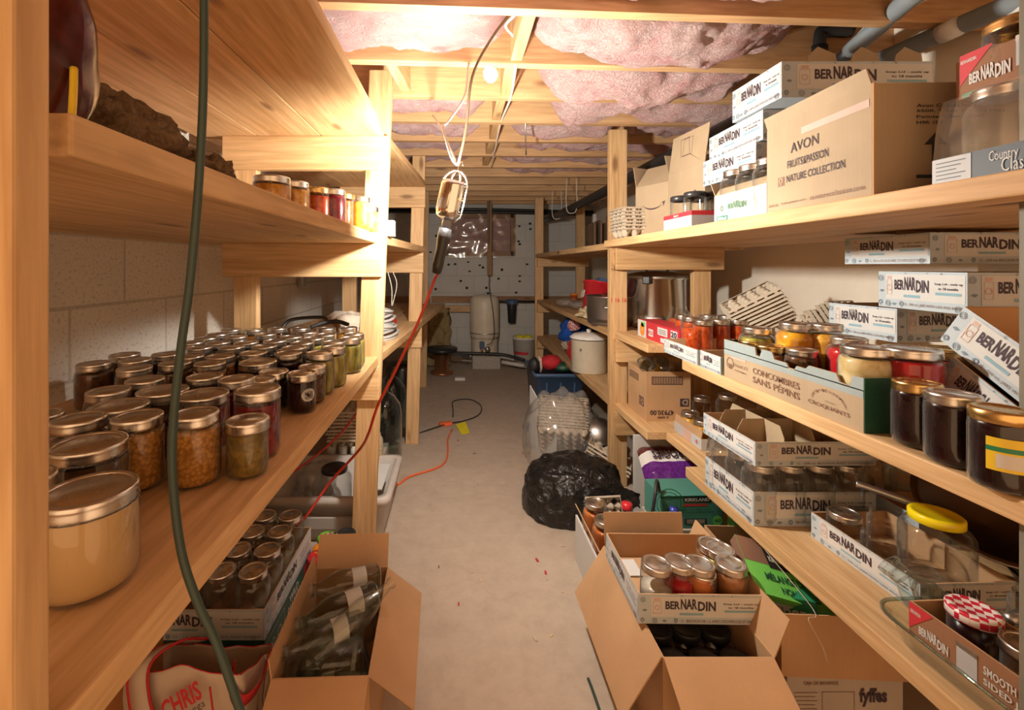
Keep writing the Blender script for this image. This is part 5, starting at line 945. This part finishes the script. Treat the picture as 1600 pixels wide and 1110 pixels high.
# ---------------------------------------------------------------- floor, left side
G2 = -.515
t, b = carton('nut_box', 'dark green carton under the printed jar tray on the floor, left side', (-.70, 1.39, 0), .37, .38, .125, 0, 'print_dark_green', 'print_dark_green', closed=True)
mb = MB(); f = face(.37, .38, .125, 'E'); f.rect(mb, .02, .36, .08, .88, 'print_dark_green', 1).frame(mb, .03, .36, .08, .90, 'print_gray', .002)
for k in range(5): f.ring(mb, .08+.06*k, .5+.2*(k % 2-.5), .014, 'print_gray', .2)
f.text(mb, 'SALMON', .42, .74, .40, .70, 'print_white', .03).text(mb, 'WILD', .46, .66, .74, .92, 'print_white', .03).rect(mb, .80, .92, .3, .95, 'print_red', 1); f = face(.37, .38, .125, 'S')
for k in range(7): f.rect(mb, .82+.018*k, .828+.018*k, .15, .5, 'print_gray', 1)
f.rect(mb, .90, 1, .02, .22, 'print_red', 1); mb.build('lettering', b)
tray('printed tray of empty quart jars on the floor under the left shelf', (-.70, 1.39, .127), .37, .38, .082, 0, 'SE', line='12 - 1 L JARS WITH LIDS AND BANDS')
jars_in((-.70, 1.39, .127), .35, .37, 4, 4, 'quart', None, lambda i, j: 'empty clear quart jar, %s from the wall, %s row of the left floor tray' % (('first', 'second', 'third', 'fourth')[i], ORD[j]), group='empty quart jars in the left floor tray')
# open carton of empty liquor bottles
t, b = carton('cardboard_box', 'open brown box full of empty glass bottles on the left floor', (-.292, 1.105, 0), .205, .34, .27, 2, 'cardboard', 'cardboard', flaps=(('N', .085, 25), ('E', .12, 128), ('S', .12, 112), ('W', .04, 8)), fm='cardboard')
BG = 'empty bottles in the open box'
for x, y, z, az, el, h, r, gl, lb, lab in ((-.212, 1.225, .235, 203, 4, .175, .031, 'bottle_glass', 'print_white', 'clear flask with white label lying highest at the back of the bottle box'), (-.208, 1.155, .235, 212, 2, .19, .032, 'carboy_glass', 'print_white', 'greenish bottle with white label lying across the bottle box'), (-.235, 1.095, .215, 214, 3, .175, .029, 'bottle_glass', 'print_white', 'clear bottle with small white label, neck against the left box wall'), (-.325, 1.0, .20, 42, 20, .22, .027, 'bottle_glass', None, 'slim bottle whose neck points over the right flap'),
   (-.215, 1.035, .175, 192, 2, .175, .040, 'bottle_glass', None, 'large clear bottle in the middle of the bottle box'), (-.325, 1.175, .16, 262, -6, .22, .024, 'carboy_glass', None, 'thin green bottle pointing at the camera along the left box wall'), (-.25, .99, .04, 80, 70, .22, .036, 'bottle_glass', 'print_white', 'bottle with pale label standing at the front right of the bottle box'), (-.34, .99, .06, 100, 62, .21, .030, 'carboy_glass', None, 'green tinted bottle standing at the front left of the bottle box'), (-.22, 1.20, .13, 200, 0, .17, .034, 'bottle_glass', None, 'clear bottle underneath the highest flask'), (-.22, 1.10, .12, 205, 0, .17, .036, 'carboy_glass', None, 'green tinted bottle at the bottom of the pile in the box')):
    a, c_ = math.radians(az), math.radians(el); q = Vector((math.cos(a)*math.cos(c_), math.sin(a)*math.cos(c_), math.sin(c_))).to_track_quat('Z', 'Y').to_euler()
    bottle((x, y, z+(.045 if el < 30 else .02)), h*1.05, r*1.12, gl, lab, None, tuple(q), lab=lb, grp=BG)
# small capped jars behind it
for u, v, lid, lab in ((482, 838, 'green_lid', 'jar with bright green lid behind the left floor tray'), (515, 840, 'gingham_red', 'jar with red checked lid behind the bottle box'), (504, 856, 'orange_lid', 'jar with orange lid behind the bottle box flap'), (493, 868, 'red_plastic', 'jar with red lid touching the left floor tray'), (541, 832, 'black_plastic', 'jar with black cap beside the left rack post')):
    x, y, z = XYZ(u, v, .14); y = min(max(y, 1.30), 1.72); x = max(x, -.475); jar('plain', (x, y, .02), None, lab, 0, lid)
tag(bx(-.49, -.33, 1.31, 1.735, 0, .02, 'gray_cardboard', 'cardboard_sheet'), 'flat cardboard under the colour-lidded jars', 'cardboard')
# white cloth bag with red piping
t = thing('tote_bag', 'crumpled white shopping bag with red trim and red brush lettering, lower left', 'bag', (-.595, 1.06, 0)); mb = MB()
def tb(i, j):
    a = 2*PI*i; ca, sa = math.cos(a), math.sin(a); k = .8/max(abs(ca), abs(sa))+.2; s = 1-.06*j+.09*noise.noise((ca*2, sa*2, j*3))+.03*noise.noise((ca*6, sa*6, j*7)); return (ca*k*.145*s, sa*k*.095*s,   .004+j*(.20-.055*sa)*(1+.10*noise.noise((ca*1.7, sa*1.7, 5))))
mb.grid(64, 24, tb, 'white_cloth'); bb = mb.build('bag_body', t, 0, .003)
def ribbon(pts, w, m, mb, edge=None):
    pts = [Vector(p) for p in pts]; P_ = [2*pts[0]-pts[1]]+pts+[2*pts[-1]-pts[-2]]; q = []
    for i in range(1, len(P_)-2):
        for k in range(6):
            t_ = k/6; a, b, c, d = P_[i-1:i+3]; q.append(0.5*((2*b)+(c-a)*t_+(2*a-5*b+4*c-d)*t_*t_+(3*b-a-3*c+d)*t_**3))
    q.append(pts[-1]); w = Vector(w)
    mb.add([p-w/2 for p in q]+[p+w/2 for p in q], [(i, i+1, len(q)+i+1, len(q)+i) for i in range(len(q)-1)], m, True)
    if edge: mb.tube([p-w/2 for p in q], .002, edge, 6, 1); mb.tube([p+w/2 for p in q], .002, edge, 6, 1)
mb = MB(); ribbon([(-.035, -.108, .02), (-.05, -.114, .13), (-.075, -.114, .21), (-.085, -.095, .268), (-.06, -.03, .262), (-.035, .05, .20)], (.042, 0, .012), 'white_cloth', mb, 'red_cloth'); mb.build('handle', t, 0, .002)
mb = MB(); ribbon([(.085, -.04, .22), (.105, -.085, .215), (.13, -.095, .19), (.155, -.06, .195), (.15, .0, .21)], (.012, 0, .03), 'red_cloth', mb); mb.build('handle', t, 0, .002)
mb = MB(); mb.tube([tb(i/60, 1.0) for i in range(61)], .0014, 'red_cloth', 6, 1); mb.tube([(.07, -.108, .235), (.085, -.112, .14), (.10, -.11, .03)], .002, 'red_cloth', 6); mb.build('piping', bb)
mb = MB(); f = Face((-.012, -.116, .150), (.08, 0, .05), (-.02, 0, .06)); f.text(mb, 'CHRIS', 0, 1, .35, 1, 'print_red', .03).text(mb, 'mmega', .3, 1, .0, .25, 'print_ink', .0).ring(mb, .6, -.3, .018, 'print_brown', .25); mb.build('lettering', bb)
tag(bx(-.745, -.72, .52, 1.10, 0, .265, 'orange_board', 'crate_side', None, .003), 'orange-brown wooden panel on edge under the near left shelf', 'board')
# grey tote with a glass jar, egg flats, carboys
t = thing('storage_tote', 'grey plastic storage tote on the floor behind the left post', 'bin', (-.535, 2.02, 0)); mb = MB(); L1 = [rr2(.225, .175, .03, 0), rr2(.24, .195, .035, .155), rr2(.262, .215, .04, .155), rr2(.265, .218, .04, .19), rr2(.235, .19, .035, .19), rr2(.22, .17, .03, .008)]; n = len(L1[0])
mb.add(sum(L1, []), [(j*n+i, j*n+(i+1) % n, (j+1)*n+(i+1) % n, (j+1)*n+i) for j in range(5) for i in range(n)]+[tuple(range(5*n, 6*n))], 'gray_plastic', True); mb.build('tub', t); MB().box(-.16, .13, -.205, -.18, .06, .11, 'gray_plastic').build('grip', t, .004)
jar('gallon', (-.56, 2.05, .01), None, 'large clear glass jar standing inside the grey tote', 0, 'black_plastic'); jar('quart', (-.68, 1.96, .01), None, 'clear quart jar in the grey tote near the wall', 0, None)
lump('plastic_wrap', (-.65, 2.08, .13), (.09, .08, .09), 'bag_film', 81, 'crumpled clear plastic in the grey tote', 'plastic film', .3)
tag(bx(-.395, -.315, 1.88, 2.12, .19, .194, 'print_white', 'paper_slip'), 'white paper lying on the right rim of the grey tote', 'paper')
egg_stack((-.56, 2.42, .19), 9, .018, Rx(3, 'Z'), lambda k, n: nth(k, n, 'stacked on cups behind the grey tote'), 'egg cartons behind the grey tote', 5, 5)
for k in range(5): x = -.66+.06*k; tag(MB().lathe([(0, 0), (.018, 0), (.025, .07), (.022, .07), (.016, .003), (0, .003)], 'white_plastic', 14, Matrix.Translation((x, 2.36, .12))).build('plastic_cup'), 'white plastic cup, %s from the wall, beneath the stacked egg cartons' % ('first', 'second', 'third', 'fourth', 'fifth')[k], 'cup', 'white cups under the egg cartons')
tag(bx(-.71, -.39, 2.28, 2.56, 0, .12, 'gray_cardboard', 'cardboard_box'), 'low grey box under the white cups and egg cartons', 'box')
for k, (x, y, lab) in enumerate(((-.425, 2.60, 'large glass carboy standing just behind the left post'), (-.44, 2.98, 'second glass carboy, deeper beyond the far left post'))):
    t = thing('carboy', lab, 'bottle', (x, y, 0)); MB().lathe([(0, .004), (.09, .002), (.105, .02), (.105, .27), (.095, .33), (.06, .38), (.026, .40), (.024, .45), (.029, .452), (.029, .47)], 'carboy_glass', 28).build('glass_body', t); MB().lathe([(0, .01), (.098, .012), (.100, .08), (0, .08)], 'green_glass', 24).build('residue', t)
lump('burlap_roll', (-.40, 2.25, .20), (.03, .05, .10), 'burlap', 83, 'rolled burlap sacking squeezed beside the left post', 'cloth', .15, 36)
tag(MB().lathe([(0, 0), (.10, 0), (.11, .02), (.11, .40), (.10, .43), (0, .43)], 'black_plastic', 24, Matrix.Translation((-.40, 3.22, 0))).build('black_drum'), 'tall black plastic drum beyond the far left post', 'drum')
lump('black_sack', (-.50, 2.82, .12), (.12, .09, .15), 'garbage_film', 85, 'black sack slumped between the two glass carboys', 'bag', .2)
# things on the far part of the left shelf
mb = MB()
for k in range(11):
    r = .088-.003*k; z = Z1L+.010+.012*k; cx = -.385+.010*math.sin(k*2); mb.tube([(cx+r*math.cos(a)*1.0, 2.20+r*1.5*math.sin(a), z+.006*math.sin(a*2+k)) for a in [2*PI*i/20 for i in range(21)]], .007, 'cable_gray', 8, 2)
tag(mb.build('cable_coil'), 'thick coil of grey cable on the left shelf past the post', 'cable')
lump('onion_net', (-.40, 2.58, Z1L+.035), (.05, .09, .04), 'red_cloth', 87, 'dull red net behind the grey cable coil', 'bag', .3)
t = thing('hammer', 'wooden-handled tool propped up at the far end of the left jars', 'tool', (-.50, 1.98, Z1L+.03), rot=(math.radians(-60), 0, math.radians(35))); MB().tube([(0, 0, -.02), (0, 0, .06), (0, .0, .13)], .014, 'dark_pine_z', 10).build('handle', t); MB().box(-.02, .05, -.012, .012, -.045, -.02, 'dull_steel').build('head', t)
cord('hose', [at(438, 516, 1.95), at(455, 500, 1.98), at(500, 496, 2.0), at(512, 500, 2.0)], .008, 'black_rubber', 'short dark hose lying by the block wall behind the left jars', 'hose'); cord('hose', [at(485, 512, 1.9), at(505, 505, 1.92), at(528, 503, 1.95), at(545, 508, 1.95)], .009, 'black_rubber', 'second dark hose curled by the wooden-handled tool', 'hose')
lump('cloth_heap', (-.55, 2.25, Z1L+.05), (.14, .12, .07), 'white_cloth', 89, 'pale crumpled cloth behind the wooden-handled tool', 'cloth', .25)
t = thing('outlet_box', 'grey electrical outlet box on the left block wall', 'outlet', (XL+.02, 3.0, 1.05)); MB().box(-.02, .02, -.035, .035, -.055, .055, 'dull_steel').build('box_body', t, .004); MB().tube([(0, 0, .05), (0, 0, .5)], .010, 'dull_steel', 8).build('conduit', t)
t, b = carton('small_carton', 'small white carton with black print by the left post, upper shelf', (-.295, 1.87, Z2L), .07, .05, .065, 0, 'print_white', 'print_white', closed=True)
mb = MB(); f = face(.07, .05, .065, 'S'); f.text(mb, '1 L', .25, .6, .55, .8, 'print_ink', .03); [f.rect(mb, .6+.05*k, .62+.05*k, .3, .8, 'print_ink', 1) for k in range(6)]; mb.build('lettering', b)
cord('white_wire', [at(606, 425, 2.4), at(612, 450, 2.4), at(612, 478, 2.4)], .002, 'white_cord', 'thin white wire dangling above the grey cable coil'); cord('white_wire', [at(614, 425, 2.5), at(620, 445, 2.5), at(613, 478, 2.45)], .002, 'white_cord', 'second thin white wire beside the first, above the coil')
# orange floor cord, tag and black lead
cord('orange_floor_cord', [(-.40, 2.24, .006), (-.30, 2.31, .006), at(640, 745, 2.39), (-.09, 2.52, .006), (-.055, 2.70, .006), (-.06, 2.90, .006), (-.035, 3.08, .006)], .005, 'orange_cord', 'orange extension cord snaking over the concrete floor mid-aisle')
t = thing('plug', 'orange plug end of the floor cord lying on the concrete', 'plug', (-.09, 3.17, .012), .3); MB().box(-.035, .055, -.02, .02, -.01, .012, 'orange_cord').build('plug_body', t, .004)
tag(MB().slab((-.01, 3.16, .012), (.06, 3.20, .02), (.085, 3.02, .006), (.03, 3.0, .004), .003, 'yellow_tag').build('warning_tag'), 'yellow paper tag tied to the orange plug on the floor', 'tag')
cord('black_lead', [(-.25, 3.02, .006), (-.08, 3.16, .014), (.06, 3.26, .006), (.17, 3.40, .006), (.19, 3.62, .006), (.10, 3.78, .006), (-.03, 3.72, .006), (-.03, 3.50, .006), (-.03, 3.30, .02)], .004, 'black_rubber', 'black lead looping on the floor from the orange plug')
# ---------------------------------------------------------------- far end: tank, filter, spool, bucket
t = thing('pressure_tank', 'beige water pressure tank against the far wall', 'tank', (.31, 5.05, .145))
MB().lathe([(0, .16), (.12, .165), (.155, .19), (.165, .23), (.165, .57), (.155, .62), (.12, .655), (0, .67)], 'tank_paint', 36).build('tank_body', t); MB().lathe([(.15, 0), (.15, .17), (.155, .18)], 'tank_paint', 28).build('skirt', t); MB().lathe([(.166, .235), (.168, .24), (.166, .245)], 'dull_steel', 30).build('band', t)
t = tag(bx(.17, .475, 4.90, 5.2, 0, .145, 'gray_concrete', 'concrete_block', None, .006), 'grey concrete block under the pressure tank', 'block')
t = thing('pressure_switch', 'blue pressure switch with brass fittings at the foot of the tank', 'switch', (.27, 4.85, .20)); MB().box(-.025, .025, -.03, .03, .04, .11, 'blue_plastic').build('switch_box', t, .006); MB().tube([(0, 0, .05), (0, 0, -.01)], .012, 'copper', 8).build('fitting', t); MB().lathe([(0, 0), (.03, 0), (.03, .02), (0, .02)], 'dull_steel', 14, Matrix.Translation((.06, 0, .03)) @ Rx(90, 'X')).build('gauge', t)
cord('supply_pipe', [(-.08, 4.86, .19), (.27, 4.85, .18), (.5, 4.84, .17), (.72, 4.75, .13)], .018, 'black_pipe', 'black supply pipe running along the tank foot towards the blue tote', 'pipe'); cord('white_pipe', [(.49, 4.9, .08), (.72, 4.8, .06)], .02, 'white_plastic', 'short white pipe on the floor right of the concrete block', 'pipe')
t = thing('water_filter', 'black water filter housing with blue head on the far wall', 'filter', (.635, 5.18, .67)); MB().lathe([(0, -.20), (.035, -.20), (.045, -.19), (.055, .0), (.055, .02)], 'black_plastic', 20).build('bowl', t); MB().lathe([(.065, .02), (.068, .03), (.068, .075), (0, .08)], 'blue_plastic', 20).build('head', t); MB().tube([(-.35, 0, .05), (.35, 0, .05)], .014, 'black_pipe', 8, 1).build('pipe', t)
t = thing('wooden_batten', 'pale wood frame on the far wall above the tank', 'board', (0, 5.2, 0)); bx(-.20, .47, -.02, .02, .60, .67, 'pine_x', 'rail', t); bx(-.20, -.15, -.02, .02, .42, .60, 'pine_z', 'stile', t)
mb = MB(); mb.grid(26, 40, lambda i, j: (-.39+.30*i+.03*noise.noise((j*6, 1, i)), 5.0+.05*noise.noise((i*5, j*6, 3))+.12*j, max(.0, .02+.62*j+.02*noise.noise((i*7, j*4, 4)))), 'rock_wool'); tag(mb.build('rock_wool_slab', None, 0, .07), 'brown mineral wool slab leaning beside the pressure tank', 'insulation')
t = thing('cable_spool', 'wooden cable spool with black reel top on the far floor', 'spool', (-.16, 4.72, 0)); MB().lathe([(0, 0), (.12, 0), (.12, .02), (.075, .025), (.072, .24), (.0, .24)], 'copper', 24).build('core', t); MB().lathe([(.0, .235), (.16, .235), (.165, .245), (.165, .27), (.0, .275)], 'black_plastic', 28).build('flange', t)
tag(MB().box(-.12, .12, -.03, .03, 0, .03, 'black_rubber', Matrix.Translation((.01, 4.66, .20)) @ Rx(12, 'Y')).build('pipe_clamp'), 'black bar lying across the cable spool', 'tool')
tag(bx(-.02, .08, 4.42, 4.47, 0, .025, 'white_plastic', 'white_block'), 'small white block on the floor before the mineral wool', 'block')
t = thing('paint_bucket', 'white plastic pail with red label beside the far right post', 'bucket', (.755, 5.0, .02)); MB().lathe([(0, 0), (.115, 0), (.132, .30), (.138, .30), (.138, .325), (.13, .325), (.112, .008), (0, .008)], 'white_plastic', 28).build('pail', t); MB().lathe([(.1262, .14), (.128, .17)], 'print_red', 12, None, True, math.radians(-160), math.radians(-80)).build('label', t)
for k, x in enumerate((-.06, .03)): lump('yellow_block', (.755+x, 4.97, .335), (.05, .04, .035), 'yellow_tag', 91+k, ['yellow lump heaped at the left of the white pail', 'yellow lump heaped at the right of the white pail'][k], 'food', .1)
cord('white_wire', [(-.32, 5.15, .95), (-.30, 5.12, .75), (-.31, 5.1, .45), (-.36, 5.0, .20)], .005, 'white_cord', 'white wire hanging down the far wall above the spool')
mb = MB(); mb.tube([(-.62+.45, 5.23, .36+.04*math.sin(0))]+[(-.17+.085*math.cos(a), 5.24, .36+.085*math.sin(a)) for a in [k*.5 for k in range(38)]], .006, 'cable_gray', 6, 1); tag(mb.build('wire_coil'), 'small grey wire coil hung on the far wall above the spool', 'cable')

mb = MB()
for k in range(70):
    u = R.gauss(868, 40) if k < 45 else R.uniform(660, 900); v = R.gauss(712, 22) if k < 45 else R.uniform(600, 1000); x, y, z = XYZ(u, v, .001); s = R.uniform(.003, .010); a = R.uniform(0, 6)
    mb.box(-s, s, -s*.4, s*.4, 0, .003, R.choice(['straw', 'carton_pulp', 'print_brown', 'pine_x', 'red_cloth']), Matrix.Translation((x, y, 0)) @ Matrix.Rotation(a, 4, 'Z'))
tag(mb.build('floor_litter'), 'chips and crumbs scattered on the concrete before the garbage bag', 'litter', None, 'stuff')
# a last check on the labels while building (prints only)
seen = {}
for o in D.objects:
    if o.parent is None and 'label' in o.keys():
        n = len(o['label'].split())
        if n > 16 or n < 4: print('LABEL LENGTH', n, o.name, o['label'])
        if o['label'] in seen: print('LABEL TWICE', o.name, o['label'])
        seen[o['label']] = 1
